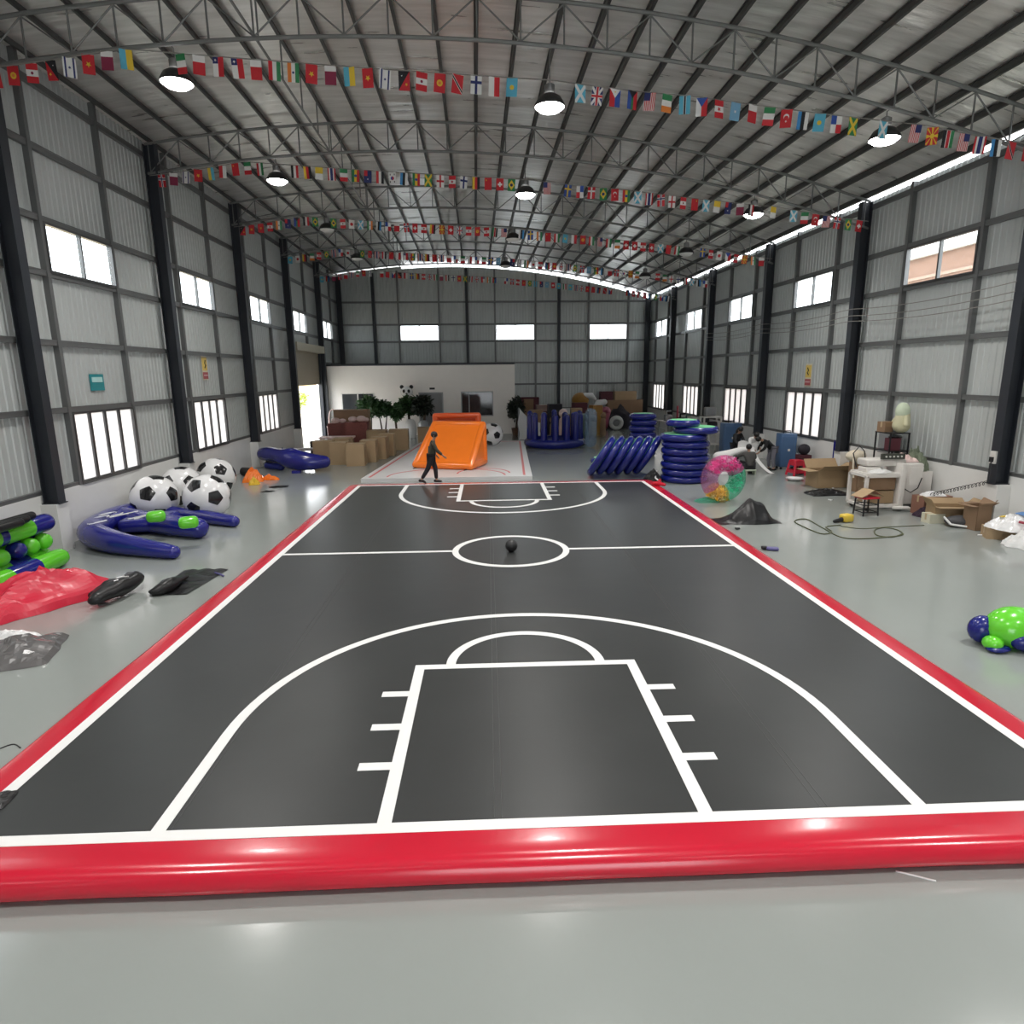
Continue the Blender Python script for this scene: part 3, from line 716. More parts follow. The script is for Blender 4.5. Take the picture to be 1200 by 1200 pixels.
M_NB = mat('tan_brick', (0.26, 0.15, 0.105), 0.85, var=0.2, vscale=0.8, stretch=(1, 1, 6))
mb = MB(); mb.box((0, 0, 4.7), (8, 13, 9.4)); mb.build('wall', M_NB, nb)
for k in range(8): mb = MB(); mb.box((-4.02, 0, 1.0 + 1.05 * k), (0.08, 13.05, 0.14)); mb.build('string_course', mat('pale_brick', (0.36, 0.25, 0.19), 0.85), nb)
mb = MB(); mb.box((0, 0, 9.45), (8.5, 13.5, 0.25)); mb.build('roof', M_PALE, nb)

# ------------------------------------------------------------------ office built into the far left corner
OY = 42.35; OX1 = 2.1
def wall_holes(y0, y1, x0, x1, z1, holes, m_, name):
    mb = MB(); xs = sorted({x0, x1, *[h_[0] for h_ in holes], *[h_[1] for h_ in holes]})
    for a, b_ in zip(xs[:-1], xs[1:]):
        hs = [h_ for h_ in holes if h_[0] <= a and h_[1] >= b_]
        zs = [0.0]
        for h_ in hs: zs += [h_[2], h_[3]]
        zs.append(z1)
        for p, q in zip(zs[::2], zs[1::2]):
            if q - p > 1e-3: mb.box(((a + b_) / 2, (y0 + y1) / 2, (p + q) / 2), (b_ - a, y1 - y0, q - p))
    return mb.build(name, m_)
HO = [(-9.05, -6.95, 1.2, 2.76), (-4.12, -2.55, 0.0, 2.74), (-1.40, 0.68, 1.18, 2.76)]
wo = struct(wall_holes(OY, OY + 0.2, XL + 0.02, OX1, 4.46, HO, M_OFFICE, 'wall_office'))
mb = MB(); mb.box((OX1 - 0.1, (OY + YF) / 2 + 0.1, 2.23), (0.2, YF - OY - 0.2, 4.46)); mb.build('side_wall', M_OFFICE, wo)
mb = MB(); mb.box(((XL + OX1) / 2 + 0.2, (OY + YF) / 2, 4.49), (OX1 - XL - 0.35, YF - OY - 0.1, 0.1)); mb.build('roof_slab', M_PURL, wo)
mb = MB(); mb.box(((XL + OX1) / 2, OY + 0.05, 4.50), (OX1 - XL - 0.1, 0.16, 0.1)); mb.build('roof_trim', M_COLM, wo)
M_DARKROOM = mat('dim_interior', (0.16, 0.16, 0.17), 0.9)
mb = MB(); mb.box((-4, OY + 2.2, 2.2), (12, 0.1, 4.3)); mb.build('inner_wall', M_DARKROOM, wo)
M_OGLASS = glassy('office_glass', (0.06, 0.065, 0.07), 0.75)
for k, (a, b_, z0, z1) in enumerate([HO[0], HO[2]]):
    mb = MB(); t = 0.06
    mb.box(((a + b_) / 2, OY, z0 + t / 2), (b_ - a, 0.12, t)); mb.box(((a + b_) / 2, OY, z1 - t / 2), (b_ - a, 0.12, t))
    for x in (a + t / 2, b_ - t / 2): mb.box((x, OY, (z0 + z1) / 2), (t, 0.12, z1 - z0))
    mb.box((a + (b_ - a) * (0.5 if k == 0 else 0.25), OY, (z0 + z1) / 2), (t, 0.1, z1 - z0))
    WN[0] += 1; wr = struct(mb.build('window_%d' % WN[0], M_PALE if k == 0 else M_GREYM))
    c = a + (b_ - a) * (0.5 if k == 0 else 0.25)
    for p, q in ((a + t, c - t / 2), (c + t / 2, b_ - t)):
        mb = MB(); mb.box(((p + q) / 2, OY + 0.02, (z0 + z1) / 2), (q - p, 0.01, z1 - z0 - 2 * t)); mb.build('pane', M_OGLASS, wr)
    if k == 1:
        mb = MB(); mb.box((a + 0.28, OY + 0.08, 2.0), (0.36, 0.02, 1.3)); mb.build('white_blind', M_PALE, wr)
mb = MB(); a, b_ = HO[1][:2]
for x in (a + 0.04, b_ - 0.04): mb.box((x, OY, 1.37), (0.08, 0.14, 2.74))
mb.box(((a + b_) / 2, OY, 2.70), (b_ - a, 0.14, 0.08)); od = struct(mb.build('door_2', M_GREYM))
for k in (0, 1):
    x0 = a + 0.08 + k * (b_ - a - 0.16) / 2; w = (b_ - a - 0.16) / 2
    mb = MB(); mb.box((x0 + w / 2, OY + 0.04, 1.33), (w - 0.01, 0.04, 2.64)); lf = mb.build('door_leaf', mat('grey_door', (0.20, 0.20, 0.21), 0.35), od)
    mb = MB(); mb.box((x0 + (w - 0.1 if k == 0 else 0.1), OY, 1.1), (0.03, 0.05, 0.3)); mb.build('handle', M_GREYM, lf)
mb = MB(); mb.box(((a + b_) / 2 + 0.1, OY - 0.03, 2.98), (0.34, 0.05, 0.12)); tag(mb.build('door_sign', M_MET), 'small dark sign on the office wall above the double door', 'sign')

# ------------------------------------------------------------------ signs on the long walls
def sign(loc, face, label, kind):
    t = thing('wall_sign', label, 'sign', loc, 0)
    s = 1 if face == 'L' else -1
    def pl(name, y, z, w, h_, m_, d): mb = MB(); mb.box((s * d, y, z), (0.012, w, h_)); mb.build(name, m_, t)
    if kind == 'teal':
        pl('plate', 0, 0, 0.62, 0.42, mat('teal_enamel', (0.02, 0.26, 0.29), 0.4), 0); pl('white_band', 0, 0.07, 0.46, 0.13, mat('pale_teal', (0.45, 0.72, 0.70), 0.5), 0.012)
    else:
        pl('plate', 0, 0, 0.46, 0.86, mat('cream_enamel', (0.74, 0.68, 0.52), 0.4), 0); pl('yellow_panel', 0, 0.14, 0.4, 0.46, mat('yellow_enamel', (0.75, 0.55, 0.12), 0.4), 0.012)
        pl('red_band', 0, -0.27, 0.42, 0.24, mat('red_enamel', (0.42, 0.08, 0.09), 0.4), 0.012); pl('pale_stripe', 0, -0.26, 0.34, 0.05, mat('pink_stripe', (0.7, 0.45, 0.45), 0.4), 0.022)
        mb = MB(); mb.tube([(s * 0.02, 0.05, 0.28), (s * 0.02, -0.02, 0.16), (s * 0.02, 0.06, 0.1), (s * 0.02, -0.04, 0.0)], 0.022, 6); mb.build('dark_symbol', M_MET, t)
sign((XL - 0.09, 17.64, 3.75), 'L', 'small teal sign with a pale band on the left wall above the first low window', 'teal')
sign((XL - 0.09, 24.55, 4.18), 'L', 'yellow and red warning sign on the left wall above the second low window', 'warn')
sign((XR + 0.09, 24.89, 3.68), 'R', 'yellow and red warning sign on the right wall above a low window', 'warn')
# cables strung along the right wall
for k, (z0, z1) in enumerate([(5.92, 5.80), (5.74, 5.58), (5.62, 5.40)]):
    mb = MB(); P = []
    for j in range(41):
        y = 14.85 + (35.2 - 14.85) * j / 40; f = ((y - 14.8) % BAY) / BAY; P.append((XR - 0.42, y, z1 + (z0 - z1) * j / 40 * 0.6 - 0.12 * 4 * f * (1 - f)))
    mb.tube(P, 0.012, 5); tag(mb.build('wall_cable', M_ROPE), 'thin pale cable strung between the right columns, %s of three' % ['highest', 'middle', 'lowest'][k], 'cable', 'wall cables')

# ------------------------------------------------------------------ inflatable logs, left foreground
def log(name, p, q, r, bands, label, group, cap='round'):
    p = Vector(p); q = Vector(q); L = (q - p).length; d = (q - p) / L
    t = thing(name, label, 'inflatable tube', (p.x, p.y, max(0, p.z - r)), 0, group); o = t.location
    n = len(bands); e0 = 0.0
    for i, (frac, m_, nm) in enumerate(bands):
        a = p + d * L * e0; b2 = p + d * L * (e0 + frac); e0 += frac
        mb = MB(o); R = [r] * 7; pts = [a + (b2 - a) * k / 6 for k in range(7)]
        R[0] = R[-1] = r * 0.97
        if i == n - 1 and cap == 'round':
            e = (b2 - a).normalized(); 
            for k in (0.45, 0.75, 0.95): pts.append(b2 + e * r * 0.75 * k); R.append(r * math.sqrt(1 - k * k) * 0.99)
        mb.tube(pts, R, 20); mb.build(nm, m_, t, True)
    return t
gb = lambda *s: [(f, V_GREEN if c == 'g' else V_BLUE, 'green_section' if c == 'g' else 'blue_section') for f, c in s]
e = G(70, 653, .19); s0 = G(0, 682, .19); e2 = e + (s0 - e) * 1.5
log('inflatable_log', e2, e, 0.19, gb((.12, 'b'), (.30, 'g'), (.29, 'b'), (.29, 'g')), 'green and blue inflatable log at the bottom front of the pile', 'inflatable logs', 'round')
log('inflatable_log', e2 + Vector((-.42, .02, 0)), e + Vector((-.42, .12, 0)), 0.19, gb((.3, 'b'), (.3, 'g'), (.2, 'b'), (.2, 'g')), 'green and blue inflatable log at the bottom back of the pile', 'inflatable logs', 'round')
LZ = 0.19 + 0.36
for (u, v, cols, lab) in [(9, 654, (('b', .8), ('g', .2)), 'green rounded end, leftmost'), (29, 645, (('g', .7), ('b', .3)), 'dark blue rounded end'), (44, 640, (('b', .75), ('g', .25)), 'green rounded end beside the blue one'), (59, 634, (('b', .8), ('g', .2)), 'green rounded end nearest the wall')]:
    p = G(u, v, LZ); q = p + Vector((-1.4, 0.1, 0)); q.x = max(q.x, XL + 0.25) 
    log('inflatable_log', q, p - Vector((0.12, 0, 0)), 0.17, gb(*[(f, c) for c, f in cols]), 'log in the middle layer of the pile, %s' % lab, 'inflatable logs')
e = G(53, 612, LZ + .36); s0 = G(0, 629, LZ + .36); e2 = e + (s0 - e) * 1.5
log('inflatable_log', e2, e, 0.19, gb((.25, 'g'), (.10, 'b'), (.38, 'g'), (.27, 'b')), 'green and blue inflatable log lying on top of the pile', 'inflatable logs')
e = G(53, 612, LZ + .36) + Vector((-0.40, 0.0, -0.0)); e.x = max(e.x, XL + .21); e2 = e + (G(0, 629, LZ + .36) - G(53, 612, LZ + .36)) * 1.5
log('inflatable_log', e2, e, 0.19, gb((.6, 'g'), (.4, 'b')), 'inflatable log on top of the pile, beside the wall', 'inflatable logs')
dlog = (s0 - G(53, 612, LZ + .36)).normalized()
for k, (u, v) in enumerate([(37, 604), (30, 608), (23, 612), (14, 613)]):
    p = G(u, v, LZ + .36 + .19 + .085); log('black_roll', p + dlog * 2.2, p, 0.085, [(1, V_BLACK, 'roll')], 'black rolled sheet on top of the log pile, %s' % ['farthest', 'second farthest', 'second nearest', 'nearest'][k], 'black rolls')

# crumpled sheets on the floor, left
def sheet_heap(name, label, cat, u, v, w, d, h_, rz, m_, seed, **kw):
    p = G(u, v); t = None
    mb = MB(); heap_mesh(mb, w, d, h_, seed, **kw)
    o = mb.build(name, m_, None, kw.get('n', 36) > 60); o.location = (p.x, p.y, 0.001); o.rotation_euler = (0, 0, rz)
    return tag(o, label, cat)
sheet_heap('red_tarpaulin', 'crumpled red vinyl sheet in front of the log pile', 'tarpaulin', 50, 703, 1.75, 2.5, 0.66, -0.5, V_REDSHEET, 3.3, n=30, freq=1.15, sharp=2.2)
sheet_heap('grey_sheet', 'crumpled shiny grey sheet at the left edge of the floor', 'tarpaulin', 14, 768, 1.35, 1.3, 0.30, 0.3, V_SILVER, 8.1, n=18, freq=1.3)
t = thing('white_sheet', 'white sheet folded over the crumpled grey one at the left edge', 'sheet', G(10, 752)); mb = MB(); heap_mesh(mb, 0.9, 0.5, 0.2, 4.4, n=26, freq=1.6); mb.build('fold', V_WHITE, t)
a0, a1 = G(113, 702, .16), G(158, 679, .18)
bb = thing('black_bag', 'rolled black vinyl bag with white print beside the red sheet', 'bag', (a0.x, a0.y, 0))
def crumple(mb, P, R, n, seed, amp=.22, flat=.8):
    k0 = len(mb.v); mb.tube(P, R, n, 'round', flat=flat)
    for i in range(k0, len(mb.v)):
        q = mb.v[i]; d = noise.noise(q * 3.1 + Vector((seed, 0, 0))); c = noise.noise(q * 7.0 + Vector((0, seed, 0)))
        mb.v[i] = q + Vector((c * .03, d * .05, (d * amp * .25 + abs(c) * .04)))
        if mb.v[i].z + mb.o.z < .004: mb.v[i].z = .004 - mb.o.z
mb = MB(bb.location); crumple(mb, [a0 + (a1 - a0) * k / 9 for k in range(10)], [.13, .15, .17, .18, .18, .18, .19, .19, .18, .15], 16, 2.0); mb.build('roll', V_BLACK, bb, True)
mb = MB(bb.location); crumple(mb, [a0 + (a1 - a0) * k / 7 + Vector((-.10, .16, .02)) for k in range(7)], [.10, .13, .14, .15, .14, .12, .10], 14, 5.0); mb.build('back_fold', V_BLACK, bb, True)
mb = MB(bb.location); mb.grid(lambda a, b_: G(110 + 16 * a + 6 * b_, 702 + 8 * a * (1 - b_) + 9 * b_ - 4 * a, .02 + .10 * (1 - b_) * (1 - a)), 6, 6); mb.build('loose_flap', mat('grey_lining', (.12, .12, .12), .3), bb, True)
mb = MB(bb.location)
for k, (t0, dz) in enumerate(((.62, .0), (.72, .02), (.80, -.02))):
    c = a0 + (a1 - a0) * t0; mb.tube([c + Vector((-.10 + .05 * j + .02 * math.sin(j * 2 + k), -.13 + .02 * k + .03 * math.cos(j * 1.7 + k), .13 + .012 * j + dz)) for j in range(4)], .012, 5)
mb.build('white_print', V_WHITE, bb)
p = G(148, 676, .3)
t = thing('bag_print', 'white printed marks on the black bag beside the red sheet', 'print', p)
gs = thing('black_groundsheet', 'flat folded black sheet lying beside the left edge of the court', 'tarpaulin', G(218, 684))
q0, q1, q2, q3 = G(174, 698.5), G(219, 697), G(268, 667.5), G(216, 669)
mb = MB(gs.location); mb.grid(lambda a, b_: q0 * (1 - a) * (1 - b_) + q1 * a * (1 - b_) + q2 * a * b_ + q3 * (1 - a) * b_ + Vector((0, 0, .012 + .05 * abs(noise.noise(Vector((a * 3, b_ * 4, 1))))  * min(1, 6 * a, 6 * (1 - a)))), 16, 16); mb.build('sheet', V_BLACK, gs)
mb = MB(gs.location); crumple(mb, [G(180, 693, .09), G(188, 690, .12), G(197, 686, .13), G(206, 681, .11), G(216, 677, .08)], [.08, .12, .13, .11, .07], 14, 7.0); mb.build('folded_lump', V_BLACK, gs, True)
mb = MB(gs.location); mb.tube([G(252, 671, .03), G(258, 673, .04), G(262, 675, .02)], .02, 6); mb.build('purple_tie', mat('purple_cap', (0.10, .09, .25), .4), gs)
bpy.data.objects.remove(t)
sheet_heap('black_scrap', 'small dark sheet lying on the floor left of the court, far one', 'sheet', 327, 570.5, 0.75, 0.5, 0.05, 0.2, V_BLACK, 1.2, n=14)
sheet_heap('black_scrap', 'small dark sheet lying on the floor left of the court, near one', 'sheet', 314, 576, 0.5, 0.35, 0.04, 0.1, V_BLACK, 5.2, n=14)
sheet_heap('orange_cloth', 'crumpled orange sheet under the long blue inflatable', 'sheet', 297, 564, 0.85, 0.7, 0.55, 0.2, V_ORANGE, 7.7, n=24, freq=1.5)
sheet_heap('yellow_cloth', 'small yellow crumpled sheet on the orange one', 'sheet', 298, 568, 0.4, 0.3, 0.32, 0.2, mat('yellow_pvc', (0.8, 0.5, 0.03), 0.3), 2.1, n=18)
sheet_heap('orange_strip', 'flat orange strip lying beside the crumpled orange sheet', 'sheet', 316, 562, 0.8, 0.35, 0.22, -0.3, V_ORANGE, 9.2, n=16, freq=1)
sheet_heap('black_scrap', 'small dark corner of a sheet on the near left corner of the court', 'sheet', 2, 968, 0.28, 0.3, 0.05, 0.2, V_BLACK, 3.1, n=12).location.z = CT

# ------------------------------------------------------------------ blue three-armed inflatable
o = G(120, 640)
tr = thing('three_armed_inflatable', 'blue three-armed inflatable lying on the floor with two green pads', 'inflatable', (o.x, o.y, 0))
O = Vector((o.x, o.y, 0))
def arm(pts, nm='arm', flat=1.0, n=20, m_=V_BLUE):
    mb = MB(O); P = [G(u, v, r) for u, v, r in pts]; P = [Vector((max(p_.x, XL + r_[2] + .06), p_.y, p_.z)) for p_, r_ in zip(P, pts)]; R = [r for _, _, r in pts]
    # smooth by subdivision
    PP, RR = [], []
    for i in range(len(P) - 1):
        for k in range(4):
            t = k / 4; a = P[max(i - 1, 0)]; b_ = P[i]; c = P[i + 1]; d = P[min(i + 2, len(P) - 1)]
            PP.append(0.5 * ((2 * b_) + (c - a) * t + (2 * a - 5 * b_ + 4 * c - d) * t * t + (3 * b_ - a - 3 * c + d) * t ** 3)); RR.append(R[i] + (R[i + 1] - R[i]) * t)
    PP.append(P[-1]); RR.append(R[-1])
    mb.tube(PP, RR, n, 'round', flat=flat); return mb.build(nm, m_, tr, True)
arm([(203, 647, .15), (165, 641, .21), (130, 634, .27), (108, 624, .31), (112, 611, .30), (140, 602, .28)])
arm([(130, 606, .28), (165, 610, .27), (205, 616, .26), (232, 619, .25)])
arm([(140, 602, .26), (185, 601, .22), (235, 605, .19), (274, 611, .15)])
mb = MB(O); c = G(165, 604, .44); mb.rbox(c + Vector((0.12, 0.2, -0.2)), (1.2, 1.2, 0.34), 0.15, 0.1, 4); bd = mb.build('body', V_BLUE, tr, True)
for (u, v, du) in ((183, 606, 0), (221, 613, 1)):
    c = G(u, v, .58); mb = MB(O); mb.rbox(c + Vector((0, 0, 0.02)), (0.42, 0.34, 0.26), 0.1, 0.4, 3); mb.build('green_pad', V_GREEN, tr, True)
mb = MB(O)
for k, (u, v) in enumerate([(118, 606), (128, 602), (140, 604), (150, 601), (112, 612), (160, 606)]):
    c = G(u, v, .60); mb.tube([c + Vector((0.14 * math.cos(a * 1.3 + k), 0.20 * math.sin(a * 2.1 + k), 0)) for a in [j * .35 for j in range(9)]], 0.014, 5)
mb.build('white_print', V_WHITE, tr)
# ------------------------------------------------------------------ big football-pattern balls
def ico():
    g = (1 + 5 ** .5) / 2; v = []
    for a in (-1, 1):
        for b_ in (-g, g): v += [Vector((0, a, b_)), Vector((a, b_, 0)), Vector((b_, 0, a))]
    return [x.normalized() for x in v]
IV = ico()
def pent_mesh(r, m_, lift):
    """one curved pentagon patch around +z"""
    n = 4; mb = MB(); V = IV[0]; nb = sorted([w for w in IV[1:]], key=lambda w: (w - V).length)[:5]
    e = [(V * 2 + w).normalized() for w in nb]
    Rm = V.rotation_difference(Vector((0, 0, 1))).to_matrix(); e = [Rm @ x for x in e]; e.sort(key=lambda x: math.atan2(x.y, x.x)); Z = Vector((0, 0, 1))
    for k in range(5):
        a, b_ = e[k], e[(k + 1) % 5]; idx = {}; vs = []; fs = []
        for i in range(n + 1):
            for j in range(n + 1 - i): idx[(i, j)] = len(vs); vs.append(((Z * (n - i - j) + a * i + b_ * j) / n).normalized() * (r + lift))
        for i in range(n):
            for j in range(n - i):
                fs.append((idx[(i, j)], idx[(i + 1, j)], idx[(i, j + 1)]))
                if i + j < n - 1: fs.append((idx[(i + 1, j)], idx[(i + 1, j + 1)], idx[(i, j + 1)]))
        mb.add(vs, fs)
    return mb.data('pentagon', m_, True, True)
M_PENT = mat('black_print', (0.012, 0.012, 0.013), 0.22, coat=0.3)
_pm = {}
def football(x, y, r, label, seed, z=0.0, group='giant footballs'):
    t = thing('giant_football', label, 'ball', (x, y, z), 0, group)
    mb = MB(); mb.ball((0, 0, r), r, 40); mb.build('body', V_WHITE, t, True)
    k = round(r, 3)
    if k not in _pm: _pm[k] = pent_mesh(r, M_PENT, r * 0.004)
    Rr = Matrix.Rotation(seed * 1.3, 3, 'Z') @ Matrix.Rotation(seed * 0.8, 3, 'X')
    for V in IV:
        o = link('pentagon', _pm[k], t, (0, 0, r)); d = Rr @ V
        # spin so that the patches share the icosahedron's orientation
        q = Rr @ IV[0].rotation_difference(V).to_matrix() @ IV[0].rotation_difference(Vector((0, 0, 1))).inverted().to_matrix()
        # align the pentagon's corner towards a neighbouring vertex
        nbv = sorted([w for w in IV if w is not V], key=lambda w: (w - V).length)[0]
        zax = d.normalized(); tgt = (Rr @ nbv); tgt = (tgt - zax * tgt.dot(zax)).normalized()
        # corner direction of the template
        V0 = IV[0]; n0 = sorted([w for w in IV[1:]], key=lambda w: (w - V0).length)[0]; R0 = V0.rotation_difference(Vector((0, 0, 1))).to_matrix(); c0 = R0 @ n0; c0 = Vector((c0.x, c0.y, 0)).normalized()
        y0 = Vector((0, 0, 1)).cross(c0); A = Matrix((c0, y0, Vector((0, 0, 1)))).transposed(); B = Matrix((tgt, zax.cross(tgt), zax)).transposed()
        o.rotation_euler = (B @ A.transposed()).to_euler()
    return t
def fb(u, v, label, seed):
    p = G(u, v, .62); return football(max(p.x, XL + .63), p.y, .62, label, seed)
fb(181.5, 583.5, 'white and black giant football by the left wall, nearest the plinth', 1.0)
fb(242.5, 582.5, 'white and black giant football by the left wall, nearest the court', 2.2)
fb(213, 571, 'white and black giant football wedged behind the two front ones', 3.1)
fb(253, 559, 'white and black giant football at the back of the group by the left wall', 4.3)
football(0.36, 34.0, 0.60, 'white and black giant football behind the orange wedge', 5.2, z=0.142)
# long blue inflatable by the wall
o = G(330, 556); O2 = Vector((o.x, o.y, 0)); sl = thing('long_blue_inflatable', 'long blue inflatable with a swollen middle lying near the left wall', 'inflatable', O2)
mb = MB(O2); P = [(-9.55, 27.9, .62), (-9.1, 27.5, .66), (-8.7, 27.2, .62), (-8.45, 27.0, .58), (-8.1, 26.8, .55), (-7.7, 26.7, .46), (-7.2, 26.7, .40), (-6.75, 26.8, .38)]
mb.tube(P, [.27, .30, .30, .36, .44, .42, .34, .26], 22, 'round'); mb.build('body', V_BLUE, sl, True)
mb = MB(O2); mb.tube([(-8.42, 27.0 - .40, .3), (-8.44, 26.98 - .38, .7), (-8.46, 26.98, .99)], 0.012, 6); mb.build('seam', V_NAVY, sl)
mb = MB(O2); mb.tube([(-9.3, 27.5, .17), (-8.6, 27.1, .15)], .14, 12, 'round'); mb.build('support_fold', V_NAVY, sl, True)
mb = MB(O2); mb.box((-7.75, 26.22, .06), (.35, .16, .1)); mb.build('strap', V_BLUE, sl)
mb = MB(); mb.tube([(-9.75, 25.9, .17), (-9.4, 25.7, .17)], .17, 16); tag(mb.build('black_tube', V_BLACK, None, True), 'short black tube lying by the left wall near the orange sheet', 'tube')

# ------------------------------------------------------------------ white sports mat behind the court
M_MATW = mat('white_mat', (0.66, 0.66, 0.66), 0.35, var=0.03); M_MATR = mat('red_mat_line', (0.62, 0.10, 0.10), 0.4)
wm = thing('white_mat', 'white inflatable mat with red lines behind the court', 'mat', (-0.6, 30.0, 0))
a = G(421, 567); b_ = G(626, 563); c = G(614, 519); d = G(497, 521)
mb = MB(wm.location); 
quad = [Vector((-4.72, 23.6, 0)), Vector((1.60, 23.5, 0)), Vector((2.24, 36.4, 0)), Vector((-3.6, 36.4, 0))]
mb.prism([(p.x, p.y) for p in quad], 0.0, 0.14); mb.build('mat', M_MATW, wm)
def redline(pts, w=0.09):
    mb = MB(wm.location)
    for p, q in zip(pts[:-1], pts[1:]): mb.bar((p[0], p[1], 0.142), (q[0], q[1], 0.142), w, 0.006)
    mb.build('red_line', M_MATR, wm)
redline([(-4.45, 23.9), (-3.4, 36.1)]); redline([(1.32, 23.8), (1.98, 36.1)]); redline([(-3.4, 36.1), (1.98, 36.1)])
redline([(-1.6 + 2.2 * math.cos(PI - PI * k / 24), 23.9 + 1.9 * math.sin(PI * k / 24)) for k in range(25)], 0.07)
redline([(-0.2 + 1.0 * math.cos(PI - PI * k / 24), 24.4 + 1.3 * math.sin(PI * k / 24)) for k in range(25)], 0.07)

# ------------------------------------------------------------------ orange inflatable wedge goals
def wedge(loc, rz, w, d, h_, label, m_, mp):
    t = thing('orange_wedge', label, 'inflatable', loc, rz)
    r = 0.14
    # tubes along the edges; front leans back
    FLb, FRb, BLb, BRb = (-w / 2, 0, r), (w / 2, 0, r), (-w / 2, d, r), (w / 2, d, r); TL, TR = (-w / 2 + .22, d - .05, h_ - r), (w / 2 - .02, d - .05, h_ - r)
    for nm, p, q in (('front_tube', FLb, FRb), ('back_tube', BLb, BRb), ('top_tube', TL, TR), ('slope_tube', FLb, TL), ('slope_tube', FRb, TR), ('side_tube', FLb, BLb), ('side_tube', FRb, BRb), ('upright_tube', BLb, TL), ('upright_tube', BRb, TR)):
        mb = MB(); mb.tube([p, q], r, 14, 'round'); mb.build(nm, m_, t, True)
    mb = MB(); mb.grid(lambda a, b2: Vector(FLb) * (1 - a) * (1 - b2) + Vector(FRb) * a * (1 - b2) + Vector(TL) * (1 - a) * b2 + Vector(TR) * a * b2 + Vector((0, -0.10 + 0.05 * 16 * a * (1 - a) * b2 * (1 - b2), 0.02)), 12, 12); mb.build('front_panel', mp, t, True)
    for s_ in (0, 1):
        A, B, C = (FLb, BLb, TL) if s_ == 0 else (FRb, BRb, TR); x = -.05 if s_ == 0 else .05
        mb = MB(); mb.add([Vector(A) + Vector((x, 0, 0)), Vector(B) + Vector((x, 0, 0)), Vector(C) + Vector((x, 0, 0))], [(0, 1, 2)]); mb.build('side_panel', m_, t)
    for x in (-w / 2 + .1, w / 2 - .1):
        mb = MB(); mb.tube([(x, -.02, .04), (x - .12, -.2, -0.0)], .018, 6); mb.build('tie_strap', M_MET, t)
    return t
wedge((-1.82, 25.7, 0.148), -0.36, 2.4, 1.6, 1.80, 'bright orange inflatable wedge standing on the white mat', V_ORANGE, V_ORANGE)
t = thing('orange_goal', 'dark orange inflatable frame standing behind the orange wedge', 'inflatable', (-1.30, 28.9, 0.142))
for nm, p, q in (('post', (-.95, 0, 0.13), (-.95, 0, 1.90)), ('post', (.95, 0, 0.13), (.95, 0, 1.90)), ('top_tube', (-.95, 0, 1.92), (.95, 0, 1.92)), ('cross_tube', (-.95, 0, 1.35), (.95, 0, 1.35)), ('base_tube', (-.95, 0, 0.13), (.95, 0, 0.13))):
    mb = MB(); mb.tube([p, q], .13, 14, 'round'); mb.build(nm, V_DORANGE, t, True)
mb = MB(); mb.box((0, 0.1, 1.0), (1.9, 0.04, 1.8)); mb.build('back_panel', V_DORANGE, t)

# ------------------------------------------------------------------ cartons by the roller door and along the left
def carton(x, y, w, d, h_, rz, label, m_=None, z=0, open_=False, group=None, tape=True):
    m_ = m_ or M_CARD; t = thing('carton', label, 'box', (x, y, z), rz, group)
    if not open_:
        mb = MB(); mb.box((0, 0, h_ / 2), (w, d, h_)); mb.build('body', m_, t)
        if tape:
            mb = MB(); mb.box((0, 0, h_ + .002), (w + .004, .06, .004)); mb.box((w / 2 + .001, 0, h_ - .08), (.004, .06, .16)); mb.box((-w / 2 - .001, 0, h_ - .08), (.004, .06, .16)); mb.build('tape', M_TAPE, t)
    else:
        mb = MB(); k = .012
        mb.box((0, 0, k / 2), (w, d, k))
        for sx in (-1, 1): mb.box((sx * (w / 2 - k / 2), 0, h_ / 2), (k, d, h_))
        for sy in (-1, 1): mb.box((0, sy * (d / 2 - k / 2), h_ / 2), (w, k, h_))
        mb.build('body', m_, t)
        rn = random.Random(label)
        for sx, sy in ((-1, 0), (1, 0), (0, -1), (0, 1)):
            an = rn.uniform(.5, 1.6); L = min(w, d) * .48; mb = MB()
            if sx: c, s_ = Vector((sx * w / 2, 0, h_)), Vector((sx * math.sin(an), 0, math.cos(an))); wd_ = Vector((0, d / 2, 0))
            else: c, s_ = Vector((0, sy * d / 2, h_)), Vector((0, sy * math.sin(an), math.cos(an))); wd_ = Vector((w / 2, 0, 0))
            nn = s_.cross(wd_).normalized() * .006; V = [c - wd_, c + wd_, c + wd_ + s_ * L, c - wd_ + s_ * L]
            mb.add([v + nn for v in V] + [v - nn for v in V], [(0, 1, 2, 3), (7, 6, 5, 4), (0, 4, 5, 1), (1, 5, 6, 2), (2, 6, 7, 3), (3, 7, 4, 0)]); mb.build('flap', m_, t)
    return t
GC = 'cartons stacked near the roller door'
CB = [(-7.35, 29.5, .85, .8, 1.0, .05, 'brown carton at the left end of the carton row'),
      (-6.55, 29.0, .75, .8, .98, .0, 'brown carton second from the left in the front row'),
      (-5.72, 28.45, .78, .8, .95, .03, 'brown carton at the front right of the carton row'),
      (-5.35, 29.6, .7, .8, .98, .0, 'brown carton just behind the front right one'),
      (-5.05, 30.7, .75, .9, 1.02, -.03, 'brown carton third back on the right side of the row'),
      (-4.85, 31.9, .75, .9, 1.05, .0, 'brown carton at the back right of the row'),
      (-6.7, 30.4, .8, .9, 1.02, .0, 'brown carton in the middle of the second row'),
      (-4.55, 34.4, 1.0, .9, 1.05, .05, 'single brown carton standing apart near the potted trees'),
      (-5.65, 34.2, 1.0, .9, 1.05, .0, 'brown carton beside the brick-red boxes'),
      (-3.15, 36.9, 1.25, .8, .95, .1, 'brown carton with reddish top right of the potted trees')]
for c in CB: carton(*c, group=GC)
